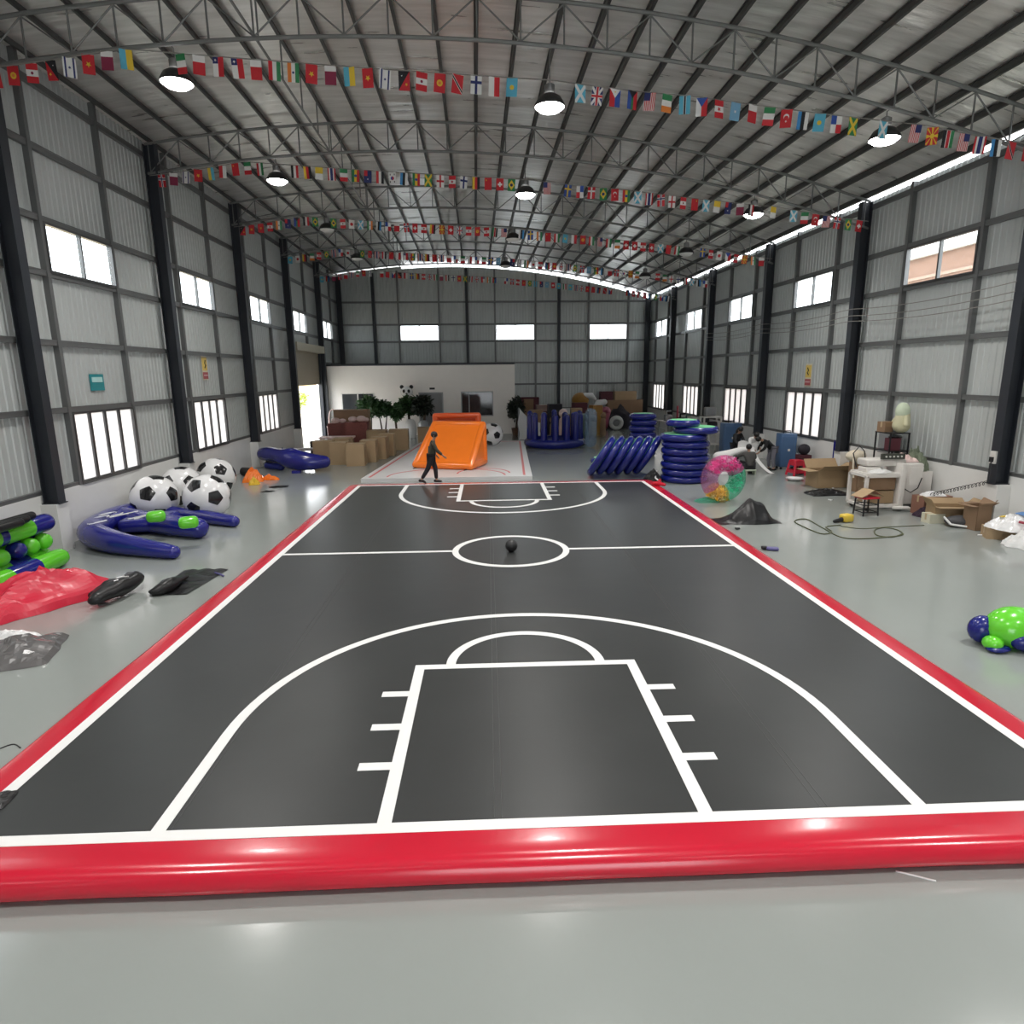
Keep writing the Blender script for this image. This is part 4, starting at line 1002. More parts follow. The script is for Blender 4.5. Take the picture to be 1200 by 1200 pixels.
M_BRICKR = mat('brick_red_print', (0.20, 0.055, 0.045), 0.6, var=0.3, vscale=9)
M_PINK = mat('pale_pink_wrap', (0.72, 0.55, 0.52), 0.6, var=0.15)
carton(-7.9, 35.4, 1.0, .7, 1.35, .0, 'low brick-red patterned box left of the second row', M_BRICKR, tape=False, group='brick red boxes')
carton(-6.75, 34.6, 1.15, .7, 1.45, .0, 'brick-red patterned box in the middle behind the cartons', M_BRICKR, tape=False, group='brick red boxes')
carton(-7.35, 36.6, 1.9, .7, 2.0, .0, 'tall brown box below the left office window', M_CARD2, tape=False, group='brick red boxes')
for k, (x, y, z, s_) in enumerate([(-8.0, 35.3, 1.35, .2), (-7.65, 35.4, 1.35, .16), (-6.95, 34.6, 1.45, .2), (-6.5, 34.6, 1.45, .22), (-6.3, 34.75, 1.45, .15)]):
    mb = MB(); mb.ball((0, 0, s_ * .75), s_, 14, (1.2, 1, .75)); o = mb.build('wrapped_bundle', M_PINK, None, True); o.location = (x, y, z); tag(o, 'small pale wrapped bundle on the brick-red boxes, number %d from the left' % (k + 1) if False else 'small pale wrapped bundle on the brick-red boxes, %s' % ['leftmost', 'second from left', 'middle one', 'second from right', 'rightmost'][k], 'bundle', 'wrapped bundles')
ch = thing('pink_chair', 'pale pink chair standing beside the roller door opening', 'chair', (-8.75, 38.0, 0))
for x, y in ((-.25, -.25), (.25, -.25), (-.25, .25), (.25, .25)): mb = MB(); mb.tube([(x, y, 0), (x, y, .95)], .025, 8); mb.build('leg', M_PINK, ch)
mb = MB(); mb.rbox((0, 0, .98), (.6, .6, .07), .03); mb.build('seat', M_PINK, ch, True)
mb = MB(); mb.tube([(-.27 * math.cos(PI * k / 10), .27, 1.0 + .95 * math.sin(PI * k / 10) ** .6) for k in range(11)], .03, 8); mb.build('back_hoop', M_PINK, ch, True)
carton(-8.6, 33.2, .55, .5, .62, .1, 'small dark box in the roller door opening', mat('dark_box', (0.05, 0.035, 0.03), .6), tape=False)
t = thing('low_table', 'low dark wooden table beside the roller door', 'table', (-7.55, 33.3, 0)); 
mb = MB(); mb.box((0, 0, .78), (1.7, .8, .08)); mb.build('table_top', M_PINK, t)
for x in (-.75, .75):
    for y in (-.3, .3): mb = MB(); mb.box((x, y, .37), (.07, .07, .74)); mb.build('leg', M_CARD2, t)
t = thing('long_platform', 'long low dark bench by the left wall behind the blue inflatable', 'bench', (-8.5, 31.3, 0))
mb = MB(); mb.box((0, 0, .42), (2.3, .7, .08)); mb.build('top', mat('grey_slab', (0.32, 0.28, 0.27), .6), t)
for x in (-1.0, 1.0): mb = MB(); mb.box((x, 0, .19), (.1, .6, .38)); mb.build('leg', M_MET, t)
for k, (x, y, r) in enumerate([(-9.3, 29.8, .22), (-9.45, 28.9, .2)]):
    mb = MB(); heap_mesh(mb, .8, .6, .5, k + 1.5, n=18); o = mb.build('dark_cloth_heap', M_DARKC); o.location = (x, y, 0); tag(o, 'dark cloth heap against the left wall behind the blue inflatable, %s' % ['farther', 'nearer'][k], 'cloth')
# ------------------------------------------------------------------ potted trees before the office
def potted(x, y, hh, cr, label, lm, seed, pot=True, wrap=None, trunks=2):
    t = thing('potted_tree', label, 'plant', (x, y, 0), 0, 'potted trees before the office')
    mb = MB(); mb.lathe([(.18, 0), (.25, .42), (.27, .45), (.24, .45), (.22, .40)] if not wrap else [(.3, 0), (.36, .5), (.3, 1.0), (.2, 1.15)], n=20); mb.build('pot', wrap or M_POT, t, True)
    mb = MB(); rn = random.Random(seed)
    for k in range(trunks): dx = rn.uniform(-.16, .16); mb.tube([(dx * .6, rn.uniform(-.05, .05), .35), (dx, 0, hh * .35), (dx * 1.6, 0, hh * .62)], [.05, .045, .035], 8)
    mb.build('trunk', M_BARK, t, True)
    mb = MB()
    for k in range(5): leaves(mb, (rn.uniform(-.4, .4) * cr, rn.uniform(-.3, .3) * cr, hh - cr + rn.uniform(-.3, .5) * cr), cr * .62, 260, .24, seed * 10 + k, (1, 1, 1.15), .3)
    mb.build('foliage', lm, t)
    return t
potted(GY(432, 470, 40.2).x, 40.2, 2.6, .66, 'leafy potted tree standing before the left office window', M_LEAF, 1)
potted(GY(448, 470, 40.4).x, 40.4, 2.3, .55, 'leafy potted tree second from the left office window', M_LEAF, 2)
potted(GY(464, 470, 40.2).x, 40.2, 2.25, .55, 'leafy potted tree third along, just left of the door', M_LEAF, 3)
potted(GY(480, 470, 40.6).x, 40.6, 2.55, .6, 'tall potted tree in a pale wrapped pot beside the panda head', M_LEAF, 4, wrap=M_CLOTHW)
potted(GY(495, 470, 39.5).x, 39.5, 2.75, .68, 'dark bushy potted tree in front of the office door', M_DLEAF, 5, wrap=M_GREYM)
potted(2.05, 41.4, 2.45, .72, 'single dark round potted tree at the right end of the office', M_DLEAF, 6, trunks=1)
pd = thing('panda_head', 'white panda head with black ears mounted behind the potted trees', 'ornament', (GY(477, 468, 41.9).x, 41.9, 2.45))
mb = MB(); mb.ball((0, 0, .35), .36, 20, (1.1, .8, .95)); mb.build('head', V_WHITE, pd, True)
for s_ in (-1, 1):
    mb = MB(); mb.ball((s_ * .3, 0, .66), .13, 12); mb.build('ear', V_BLACK, pd, True)
    mb = MB(); mb.ball((s_ * .15, -.25, .40), .09, 12, (1, .6, 1.3)); mb.build('eye_patch', V_BLACK, pd, True)
mb = MB(); mb.ball((0, -.29, .26), .05, 10); mb.build('nose', V_BLACK, pd, True)
mb = MB(); mb.tube([(0, .05, -2.45), (0, .05, .1)], .1, 10); mb.build('post', V_WHITE, pd)
for k, (u, v) in enumerate([(527, 480), (535, 480)]):
    pass
# ------------------------------------------------------------------ blue discs
_dm = {}
def disc_parts(r, th):
    k = (r, th)
    if k not in _dm:
        mb = MB(); e = th / 2; prof = [(1e-4, 0.0), (r - e, 0.0)] + [(r - e + e * math.sin(PI * j / 8), e - e * math.cos(PI * j / 8)) for j in range(1, 8)] + [(r - e, th), (1e-4, th)]
        a = mb.data_lathe = None
        mb.lathe(prof, n=40); ring = mb.data('ring', V_NAVY, True)
        mb = MB(); mb.lathe([(1e-4, th + .004), (r - e * 1.2, th + .006), (r - e * 1.1, th - .01)], n=40); top = mb.data('top_panel', V_MINT, True)
        mb = MB(); mb.box((0, -r - .005, e), (.16, .03, .05)); hd = mb.data('handle', V_NAVY)
        _dm[k] = (ring, top, hd)
    return _dm[k]
def bdisc(x, y, z, r, th, label, group, rot=None):
    t = thing('inflatable_disc', label, 'inflatable disc', (x, y, z), 0, group); a, b_, c = disc_parts(r, th)
    link('ring', a, t); link('top_panel', b_, t); link('handle', c, t)
    if rot: t.rotation_euler = rot
    return t
ORD = ['bottom', 'second from bottom', 'third from bottom', 'fourth from bottom', 'fifth from bottom', 'sixth from bottom', 'seventh from bottom', 'eighth from bottom', 'top']
for k in range(9):
    dx = [0, .02, -.02, .03, -.02, .0, -.08, .34, .0][k]; r = .84 if k < 8 else .60
    if k == 8: dx = -.12
    if k == 7: r = .80
    bdisc(7.0 + dx + .03, 22.6, .245 * k, r, .24, 'blue inflatable disc in the tall stack beside the court corner, %s' % ORD[k], 'tall stack of discs')
for k in range(7): bdisc(7.35 + [.0, .03, -.04, .02, -.02, .03, .0][k], 29.9, .285 * k, .64, .28, 'blue inflatable disc in the farther stack, %s' % ['bottom', 'second from bottom', 'third from bottom', 'in the middle', 'third from top', 'second from top', 'top with green face'][k], 'far stack of discs')
for k in range(2): bdisc(4.75, 25.6, .26 * k, .62, .25, 'blue inflatable disc in the low stack of two, %s' % ['bottom', 'top with green face'][k], 'low stack of discs')
LEAN = math.radians(33)
for k in range(6):
    x = 3.74 + .345 * k; r = .86 + .01 * k; th = .27
    # disc axis in the x-z plane: leaning to the right
    t = bdisc(0, 0, 0, .86, th, 'blue inflatable disc leaning in a row at the far court corner, %s' % ['leftmost', 'second from left', 'third from left', 'third from right', 'second from right', 'rightmost'][k], 'leaning discs')
    t.rotation_euler = (0, -(PI / 2 - LEAN), -0.27)
    ax = Vector((-math.cos(LEAN), 0, math.sin(LEAN)))          # top-face normal
    up = Matrix.Rotation(-0.27, 3, 'Z') @ Vector((math.sin(LEAN), 0, math.cos(LEAN)))           # in-plane up
    t.location = Vector((x + .12, 23.75, 0.0)) + up * (.86) + Vector((0, 0, 0.02))
rb = thing('red_ball', 'small pink-red ball at the far right corner of the court', 'ball', G(692, 556)); mb = MB(); mb.ball((0, 0, .13), .13, 16); mb.build('body', mat('pink_rubber', (0.6, .12, .15), .35), rb, True)
# fan hose and rolls between the discs
mb = MB(); mb.tube([G(770, 552, .3), G(768, 560, .2), G(775, 566, .05)], .03, 8); tag(mb.build('white_hose', V_WHITE, None, True), 'short white hose between the leaning discs and the tall stack', 'hose')
mb = MB(); heap_mesh(mb, .8, .5, .5, 4.9, n=18); o = mb.build('black_sheet', V_BLACK); o.location = G(765, 565) ; tag(o, 'black sheet tucked between the leaning discs and the tall stack', 'sheet')
t = thing('red_valve_tube', 'red inflation nozzle lying on the far right corner of the court', 'nozzle', G(772, 569, CT))
mb = MB(); mb.tube([(-.16, .06, .07), (0, 0, .07), (.14, -.16, .05)], [.06, .07, .05], 12, 'round'); mb.build('nozzle', M_RED, t, True)
mb = MB(); mb.tube([(.0, 0, .1), (.02, 0, .15)], .06, 12, 'round'); mb.build('cap', M_RED, t, True)
# ------------------------------------------------------------------ blue playpen
pp = thing('blue_playpen', 'blue inflatable playpen with upright tubes behind the court', 'inflatable', (3.75, 34.4, 0))
mb = MB(); mb.tube([(1.42 * math.cos(2 * PI * k / 40), 1.35 * math.sin(2 * PI * k / 40), .24) for k in range(40)], .24, 16, closed=True); mb.build('base_ring', V_NAVY, pp, True)
for k in range(14):
    a = 2 * PI * (k + .3) / 14
    hgt = 1.62 if k % 3 else 1.75; x, y = 1.36 * math.cos(a), 1.3 * math.sin(a)
    mb = MB(); mb.tube([(x, y, .3), (x, y, .9), (x, y, hgt)], [.19, .17, .16], 14, 'round'); mb.build('upright', V_NAVY, pp, True)
M_CLEAR = glassy('clear_blue_film', (0.55, 0.72, 0.9), 0.22)
t = thing('clear_tube', 'tall clear bluish inflatable column beside the blue playpen', 'inflatable', (5.55, 33.6, 0))
mb = MB(); mb.tube([(0, 0, .33), (.02, 0, 1.0), (0, 0, 1.75)], [.32, .30, .32], 18, 'round'); mb.build('column', M_CLEAR, t, True)
# ------------------------------------------------------------------ clutter along the far wall
def heapo(name, label, cat, x, y, w, d, h_, m_, seed, n=22, freq=1.6, z=0.0, sm=False):
    mb = MB(); heap_mesh(mb, w, d, h_, seed, n=n, freq=freq); o = mb.build(name, m_, None, sm); o.location = (x, y, z); return tag(o, label, cat)
M_GOLD = mat('gold_brown_vinyl', (0.34, 0.17, 0.03), .35, var=.25); M_TEAL = mat('dusty_teal', (0.10, 0.16, 0.16), .5); M_MAROON = mat('maroon_cloth', (0.09, .02, .03), .7)
gh = thing('gold_inflatable', 'golden brown inflatable head among the clutter by the far wall', 'inflatable', (6.9, 45.5, 0))
mb = MB(); mb.ball((0, 0, 2.0), .62, 20, (1, .9, .85)); mb.build('head', M_GOLD, gh, True)
mb = MB(); mb.tube([(0, 0, .3), (0, 0, 1.0), (0, 0, 1.6)], [.5, .45, .35], 16, 'round'); mb.build('body', M_TEAL, gh, True)
mb = MB(); mb.tube([(.3, -.2, 2.3), (.75, -.2, 2.3), (1.0, -.2, 2.05)], [.2, .22, .12], 12, 'round'); mb.build('snout', V_WHITE, gh, True)
wb = thing('white_inflatable', 'white curved inflatable beside the golden head', 'inflatable', (8.0, 45.2, 0)); mb = MB(); mb.tube([(-.2, 0, .3), (-.1, 0, 1.2), (.2, 0, 1.8), (.55, 0, 1.85)], [.3, .32, .28, .2], 14, 'round'); mb.build('body', M_CLOTHW, wb, True)
pk = thing('pink_inflatable', 'pink rounded inflatable in front of the dark tarpaulin by the far wall', 'inflatable', (8.35, 44.2, 0)); mb = MB(); mb.tube([(0, 0, .3), (0, 0, .9), (.1, 0, 1.25)], [.3, .38, .36], 16, 'round'); mb.build('body', mat('dusty_pink', (.42, .10, .16), .4), pk, True)
mb = MB(); mb.ball((.15, -.3, 1.3), .18, 12); mb.build('knob', mat('dusty_pink', (.4, .1, .15), .4), pk, True)
wr_ = thing('white_roll', 'upright white roll like a wheel on the floor near the far wall', 'roll', (9.1, 43.7, .5)); mb = MB(); mb.tube([(.36 * math.cos(2 * PI * k / 28), 0, .36 * math.sin(2 * PI * k / 28)) for k in range(28)], .14, 12, closed=True); mb.build('outer_ring', M_CLOTHW, wr_, True)
mb = MB(); mb.cyl((0, -.08, 0), (0, .08, 0), .2, 20); mb.build('core', M_GREYM, wr_, True)
heapo('dark_tarpaulin', 'large dark tarpaulin mound by the far wall behind the stacked discs', 'tarpaulin', 9.9, 45.6, 3.8, 2.0, 1.7, M_DARKC, 2.2, 30, 1.2, sm=True)
t = thing('far_shelf', 'brown wooden cabinet standing high by the far right corner', 'cabinet', (9.9, 47.6, 0)); mb = MB(); mb.box((0.6, 0, .95), (2.6, .8, 1.9)); mb.build('body', M_CARD2, t)
carton(10.5, 47.5, 1.6, .7, .62, 0, 'brown carton on the cabinet by the far right corner', M_CARD, z=1.9); carton(9.1, 47.5, .9, .7, .62, 0, 'dark maroon box on the cabinet by the far right corner', M_MAROON, z=1.9, tape=False)
t = thing('maroon_cabinet', 'dark maroon cabinet standing right of the office', 'cabinet', (3.3, 46.6, 0)); mb = MB(); mb.box((0, 0, 1.1), (1.5, .9, 2.2)); mb.build('body', M_MAROON, t); mb = MB(); mb.box((0, -.46, 1.1), (.7, .03, 2.0)); mb.build('door', M_CARD2, t)
carton(4.3, 44.2, 1.3, .8, 1.75, 0, 'pale pinkish box behind the blue playpen', mat('dusty_box', (.30, .20, .18), .7), tape=False)
rnd = random.Random(11)
for k in range(11):
    x = 3.3 + .42 * k + rnd.uniform(-.1, .1); y = 40.4 + 1.05 * (k % 3); hh = rnd.uniform(1.2, 2.0)
    m_ = [M_CARD2, M_CARD, M_MAROON, M_DARKC, M_GOLD][k % 5]
    carton(x, y, rnd.uniform(.5, .85), rnd.uniform(.5, .7), hh, rnd.uniform(-.3, .3), '%s stored box in the clutter behind the playpen, %s' % (['brown', 'tan', 'maroon', 'black', 'golden'][k % 5], ['leftmost', 'second from left', 'third from left', 'fourth from left', 'fifth from left', 'in the middle', 'fifth from right', 'fourth from right', 'third from right', 'second from right', 'rightmost'][k]), m_, tape=False, group='boxes behind the playpen')
for k in range(7):
    x = 3.6 + .62 * k; y = 39.2 + rnd.uniform(-.2, .2); r = rnd.uniform(.2, .33); m_ = [M_CARD, M_CARD2, M_PINK, M_GOLD, M_TEAL][k % 5]
    hb = rnd.uniform(1.2, 1.9); b2 = thing('stored_toy', '%s stuffed toy among the stored boxes behind the playpen, %s' % (['tan', 'brown', 'pale pink', 'golden', 'dark teal'][k % 5], ['leftmost', 'second from left', 'third from left', 'middle one', 'third from right', 'second from right', 'rightmost'][k]), 'toy', (x, y, 0), 0, 'stuffed toys')
    mb = MB(); mb.tube([(0, 0, r * .9), (0, 0, hb * .6)], [r * .9, r * .75], 14, 'round'); mb.build('body', m_, b2, True)
    mb = MB(); mb.ball((0, 0, hb * .6 + r * 1.35), r * .85, 14); mb.build('head', m_, b2, True)
ws = thing('white_drape', 'white cloth draped on a stand beside the round potted tree', 'cloth', (2.55, 38.0, 0))
mb = MB(); mb.grid(lambda a, b_: Vector((-.5 + a * 1.3 + .05 * math.sin(b_ * 9), .08 * math.sin(a * 14) * (1 - b_), (1.0 + .9 * (1 - a) ** 2) * b_ + .02)), 16, 12); mb.build('drape', M_CLOTHW, ws, True)
mb = MB(); mb.tube([(-.5, .05, 0), (-.5, .05, 1.9)], .03, 8); mb.build('stand', M_GREYM, ws)
# low shelves / bits along the right wall far part
t = thing('work_bench', 'white work bench with small machines along the far right wall', 'bench', (11.7, 38.5, 0)); mb = MB(); mb.box((0, 0, .8), (.9, 5.5, .07)); mb.build('top', M_PALE, t)
for y in (-2.6, 0, 2.6):
    for x in (-.38, .38): mb = MB(); mb.box((x, y, .38), (.06, .06, .76)); mb.build('leg', M_GREYM, t)
for k, y in enumerate((36.4, 37.5, 40.3)):
    t = thing('small_machine', 'small %s machine on the far work bench, %s' % (['teal', 'dark', 'grey'][k], ['nearest', 'middle', 'farthest'][k]), 'machine', (11.65, y, .835), 0, 'small machines'); m_ = [M_TEAL, M_DARKC, M_GREYM][k]
    mb = MB(); mb.rbox((0, 0, .2), (.45, .4, .4), .04); mb.build('body', m_, t, True); mb = MB(); mb.tube([(-.1, 0, .4), (-.1, 0, .6), (.15, 0, .62)], .06, 10, 'round'); mb.build('arm', m_, t, True)
t = thing('red_pole', 'dark red pole standing on the far right work bench', 'pole', (11.9, 39.2, .835)); mb = MB(); mb.tube([(0, 0, 0), (0, 0, 1.0)], .06, 10); mb.build('pole', mat('dark_red', (.25, .02, .04), .5), t); mb = MB(); mb.lathe([(.14, 0), (.14, .03), (.07, .05)], n=14); mb.build('foot', M_MET, t)
# white stand machine behind the tall stack
t = thing('white_stand_machine', 'white framed machine standing behind the tall disc stack', 'machine', (11.05, 31.2, 0))
for x in (-.42, .42):
    for y in (-.3, .3): mb = MB(); mb.box((x, y, .85), (.07, .07, 1.7)); mb.build('leg', M_PALE, t)
for z in (.35, .9, 1.68): mb = MB(); mb.box((0, 0, z), (.9, .68, .05)); mb.build('shelf', M_PALE, t)
mb = MB(); mb.rbox((-.05, 0, 1.95), (.5, .4, .42), .05); mb.build('motor_box', M_GREYM, t, True); mb = MB(); mb.rbox((.1, 0, 1.2), (.4, .4, .5), .05); mb.build('control_box', M_DARKC, t, True)
football(10.15, 30.4, .30, 'smaller white and black ball beside the white framed machine', 2.7, z=.0, group='small footballs')
t = thing('ball_stand', 'second small white and black ball under the framed machine', 'ball', (0, 0, 0)); bpy.data.objects.remove(t)
# ------------------------------------------------------------------ blue cabinets
M_CAB = mat('steel_blue_paint', (0.07, 0.14, 0.27), .4, var=.06)
def cab(x, y, w, d, h_, label):
    t = thing('blue_cabinet', label, 'machine', (x, y, 0), 0, 'blue cabinets')
    mb = MB(); mb.rbox((0, 0, .1 + (h_ - .1) / 2), (d, w, h_ - .1), .03, 0, 2); mb.build('body', M_CAB, t, True)
    mb = MB(); mb.box((0, -w / 2 - .008, h_ * .52), (d * .86, .014, h_ * .8)); pn = mb.build('front_panel', M_CAB, t)
    mb = MB(); mb.box((-.0, -w / 2 - .022, h_ * .55), (.09, .014, .09)); mb.build('badge', M_PALE, pn)
    mb = MB(); mb.tube([(-.14, 0, h_), (-.14, 0, h_ + .1), (.14, 0, h_ + .1), (.14, 0, h_)], .018, 8); mb.build('handle', M_MET, t)
    for sx in (-1, 1):
        for sy in (-1, 1): mb = MB(); mb.cyl((sx * d * .36, sy * w * .36 - .02, .05), (sx * d * .36, sy * w * .36 + .02, .05), .05, 12); mb.build('castor', M_MET, t)
    return t
cab(11.9, 25.0, .5, .64, 1.42, 'blue steel cabinet with a top handle beside the red stool')
cab(11.45, 29.6, .6, .82, 1.5, 'blue steel cabinet standing behind the seated workers')
# red stool
M_REDP = mat('red_plastic', (0.55, 0.015, 0.04), .35)
def rstool(x, y, s_, label):
    t = thing('red_stool', label, 'stool', (x, y, 0), .15)
    mb = MB(); mb.rbox((0, 0, .56), (.36, .36, .06), .025, 0, 2); mb.build('seat', M_REDP, t, True)
    for sx in (-1, 1):
        for sy in (-1, 1): mb = MB(); mb.bar((sx * .24, sy * .24, 0), (sx * .16, sy * .16, .55), .075, .075); mb.build('leg', M_REDP, t)
    for sx, sy, dx, dy in ((0, -1, .2, 0), (0, 1, .2, 0), (-1, 0, 0, .2), (1, 0, 0, .2)):
        mb = MB(); mb.bar((sx * .215 - dx, sy * .215 - dy, .16), (sx * .215 + dx, sy * .215 + dy, .16), .03, .12); mb.bar((sx * .175 - dx * .8, sy * .175 - dy * .8, .46), (sx * .175 + dx * .8, sy * .175 + dy * .8, .46), .03, .16); mb.build('apron', M_REDP, t)
rstool(11.55, 23.35, 1, 'red plastic stool beside the blue cabinet')
carton(12.0, 23.75, .42, .4, .72, .1, 'dark brown box behind the red stool', M_MAROON, tape=False)
mb = MB(); mb.ball((0, 0, .2), .22, 16, (1, 1, .95)); o = mb.build('black_bag', M_DARKC, None, True); o.location = (12.0, 23.75, .72); tag(o, 'round black bag on the dark box behind the red stool', 'bag')
mb = MB(); mb.lathe([(1e-4, .01), (.2, .01), (.29, .07), (.30, .10), (.27, .10), (.19, .04), (1e-4, .035)], n=28); o = mb.build('white_basin', V_WHITE, None, True); o.location = G(931, 563); tag(o, 'shallow white basin on the floor in front of the red stool', 'basin')
mb = MB(); mb.box((0, 0, .36), (.03, .09, .72)); mb.tube([(0, 0, .7), (0, 0, .78)], .02, 8); o = mb.build('blue_board', V_BLUE); o.location = (XR - .05, 22.35, .62); tag(o, 'narrow blue strip hanging on the right wall plinth', 'strip')
# ------------------------------------------------------------------ around the white welding machine
carton(11.45, 20.95, 1.15, .75, .58, .05, 'open carton with spread flaps beside the white machine', M_CARD, open_=True)
carton(12.0, 20.0, .55, .5, .95, 0, 'brown carton behind the cream cushion', M_CARD2)
t = thing('cream_cushion', 'cream round cushion with a strap on the cartons by the right wall', 'cushion', (11.72, 19.9, .95)); mb = MB(); mb.ball((0, 0, .2), .32, 18, (1.0, .8, .62)); mb.build('cushion', mat('cream_cloth', (.72, .64, .5), .8), t, True); mb = MB(); mb.tube([(-.2, -.22, .15), (-.24, -.3, -.1), (-.22, -.34, -.45)], .03, 8); mb.build('strap', mat('cream_cloth', (.7, .6, .5), .8), t, True)
heapo('black_film', 'low pile of shiny black film on the floor beside the open carton', 'film', 10.62, 19.55, 1.45, .9, .20, V_BLACK, 3.9, 28, 2.2)
for k, (u, v) in enumerate([(963, 576), (971, 580), (976, 574), (985, 578), (973, 586)]): mb = MB(); mb.box((0, 0, .01), (.12, .05, .02), .5 * k); o = mb.build('paper_scrap', V_WHITE); o.location = G(u, v) + Vector((0, 0, .002 if v > 582 else .055)); tag(o, 'white scrap on the black film, %s' % ['leftmost', 'second from left', 'at the back', 'rightmost', 'fallen on the floor in front'][k], 'scrap', 'white scraps')
M_MACH = mat('off_white_enamel', (.70, .67, .63), .35, var=.04)
wmx = thing('welding_machine', 'large off-white welding machine with an overhanging arm by the right wall', 'machine', (11.3, 17.4, 0))
mb = MB(); mb.rbox((.35, 0, .72), (.62, .75, 1.16), .05, 0, 3); cabn = mb.build('cabinet', M_MACH, wmx, True)
mb = MB(); mb.box((.45, -.385, .95), (.36, .02, .5)); mb.build('service_door', M_PALE, cabn)
mb = MB(); mb.tube([(.1, -.41, .62), (.3, -.44, .5), (.5, -.43, .62), (.6, -.41, .9)], .014, 6); mb.build('cable', M_MET, cabn)
mb = MB(); mb.rbox((.0, -.12, .70), (.16, .8, 1.25), .03); mb.build('front_column', M_MACH, wmx, True)
mb = MB(); mb.rbox((-.35, 0, 1.32), (1.15, .5, .2), .05); mb.build('arm', M_MACH, wmx, True)
mb = MB(); mb.rbox((-.72, -.05, 1.12), (.42, .42, .16), .04); mb.build('press_head', M_MACH, wmx, True)
mb = MB(); mb.box((-.22, -.28, 1.5), (.66, .08, .15)); pn = mb.build('control_panel', mat('dark_olive_panel', (.05, .055, .045), .4), wmx)
for k in range(5): mb = MB(); mb.cyl((-.44 + .11 * k, -.325, 1.5), (-.44 + .11 * k, -.345, 1.5), .025, 10); mb.build('knob', M_PALE, pn)
for p, q in (((-1.0, -.45, .14), (-1.0, -.45, .98)), ((-.05, -.45, .14), (-.05, -.45, .98)), ((-1.0, -.45, .14), (-.05, -.45, .14)), ((-1.0, -.45, .98), (-.05, -.45, .98)), ((-1.0, .35, .14), (-1.0, .35, .98)), ((-1.0, -.45, .98), (-1.0, .35, .98)), ((-1.0, -.45, .14), (-1.0, .35, .14)), ((-1.0, .35, .14), (0, .35, .14))):
    mb = MB(); mb.bar(p, q, .08); mb.build('frame_bar', M_MACH, wmx)
mb = MB(); mb.box((-.5, -.05, 1.03), (1.0, .85, .05)); mb.build('work_table', M_PALE, wmx)
mb = MB(); mb.tube([(-.2, -.55, .1), (.15, -.6, .1), (.3, -.62, .03)], .05, 10, 'round'); mb.build('foot_pedal', M_PALE, wmx, True)
for x, y in ((-.9, -.4), (-.9, .3), (.5, -.3), (.5, .3)): mb = MB(); mb.cyl((x, y - .02, .07), (x, y + .02, .07), .07, 14); mb.build('castor', M_MET, wmx)
mb = MB(); mb.tube([(-1.0, .1, 1.15), (-1.1, .15, 1.55), (-.9, .2, 1.75), (-.75, .2, 1.6), (-.72, .15, 1.3)], .016, 8); mb.build('air_hose', M_MET, wmx, True)
carton(10.85, 17.35, .72, .5, .36, .0, 'carton inside the lower frame of the white machine', M_CARD, z=.18); carton(10.80, 17.3, .75, .55, .34, .05, 'upper carton inside the frame of the white machine', M_CARD2, z=.58)
heapo('paper_pile', 'pile of pale papers on the white machine table', 'papers', 10.75, 17.15, .8, .5, .12, M_CLOTHW, 5.5, 18, 2.5, z=1.06); heapo('paper_pile', 'pale pinkish papers piled on top of the white machine cabinet', 'papers', 11.62, 17.5, .75, .7, .24, M_PINK, 7.5, 20, 2.2, z=1.31)
# black rack by the wall behind the machine
rk = thing('black_rack', 'black metal rack by the right wall behind the white machine', 'rack', (11.95, 18.55, 0))
for x in (-.28, .28):
    for y in (-.35, .35): mb = MB(); mb.box((x, y, 1.02), (.035, .035, 2.04)); mb.build('post', M_MET, rk)
for z in (.8, 1.5, 2.02): mb = MB(); mb.box((0, 0, z), (.6, .75, .03)); mb.build('shelf', M_MET, rk)
carton(11.85, 18.35, .3, .3, .36, 0, 'dark red box on the black rack', M_MAROON, z=1.515, tape=False); t = thing('silver_drum', 'grey metal drum on the black rack', 'drum', (12.08, 18.6, 1.515)); mb = MB(); mb.lathe([(.17, 0), (.17, .4), (.15, .42)], n=22); mb.build('drum', M_GREYM, t, True); mb = MB(); mb.lathe([(.175, .34), (.185, .36), (.175, .38)], n=22); mb.build('rim', M_MET, t, True)
carton(11.8, 18.7, .3, .3, .3, .2, 'brown box on top of the black rack', M_CARD2, z=2.035)
ts = thing('pale_teddy', 'pale yellow-green plush toy on top of the black rack', 'toy', (12.05, 18.35, 2.035)); M_PLUSH = mat('pale_plush', (.62, .60, .40), .9, var=.1, bump=.3, bscale=40)
mb = MB(); mb.tube([(0, 0, .22), (.02, 0, .5)], [.24, .19], 14, 'round'); mb.build('body', M_PLUSH, ts, True); mb = MB(); mb.ball((.0, 0, .62), .2, 16, (1, 1, 1.3)); mb.build('head', mat('pale_mint_plush', (.6, .68, .52), .9), ts, True)
for s_ in (-1, 1): mb = MB(); mb.tube([(0, s_ * .18, .45), (-.06, s_ * .3, .25)], .07, 10, 'round'); mb.build('arm', M_PLUSH, ts, True)
t = thing('grey_board', 'grey panel leaning on the right wall behind the black rack', 'panel', (12.36, 19.3, 1.3)); mb = MB(); mb.box((-.06, 0, .45), (.04, .8, .9)); mb.build('board', M_GREYM, t); mb = MB(); mb.box((-.09, 0, .9), (.03, .82, .04)); mb.build('edge', M_PALE, t)
heapo('green_netting', 'heap of green-grey netting beside the black rack', 'netting', 12.05, 17.6, .7, .8, .75, mat('net_green', (.16, .19, .13), .8), 6.6, 22, 3, z=1.05)
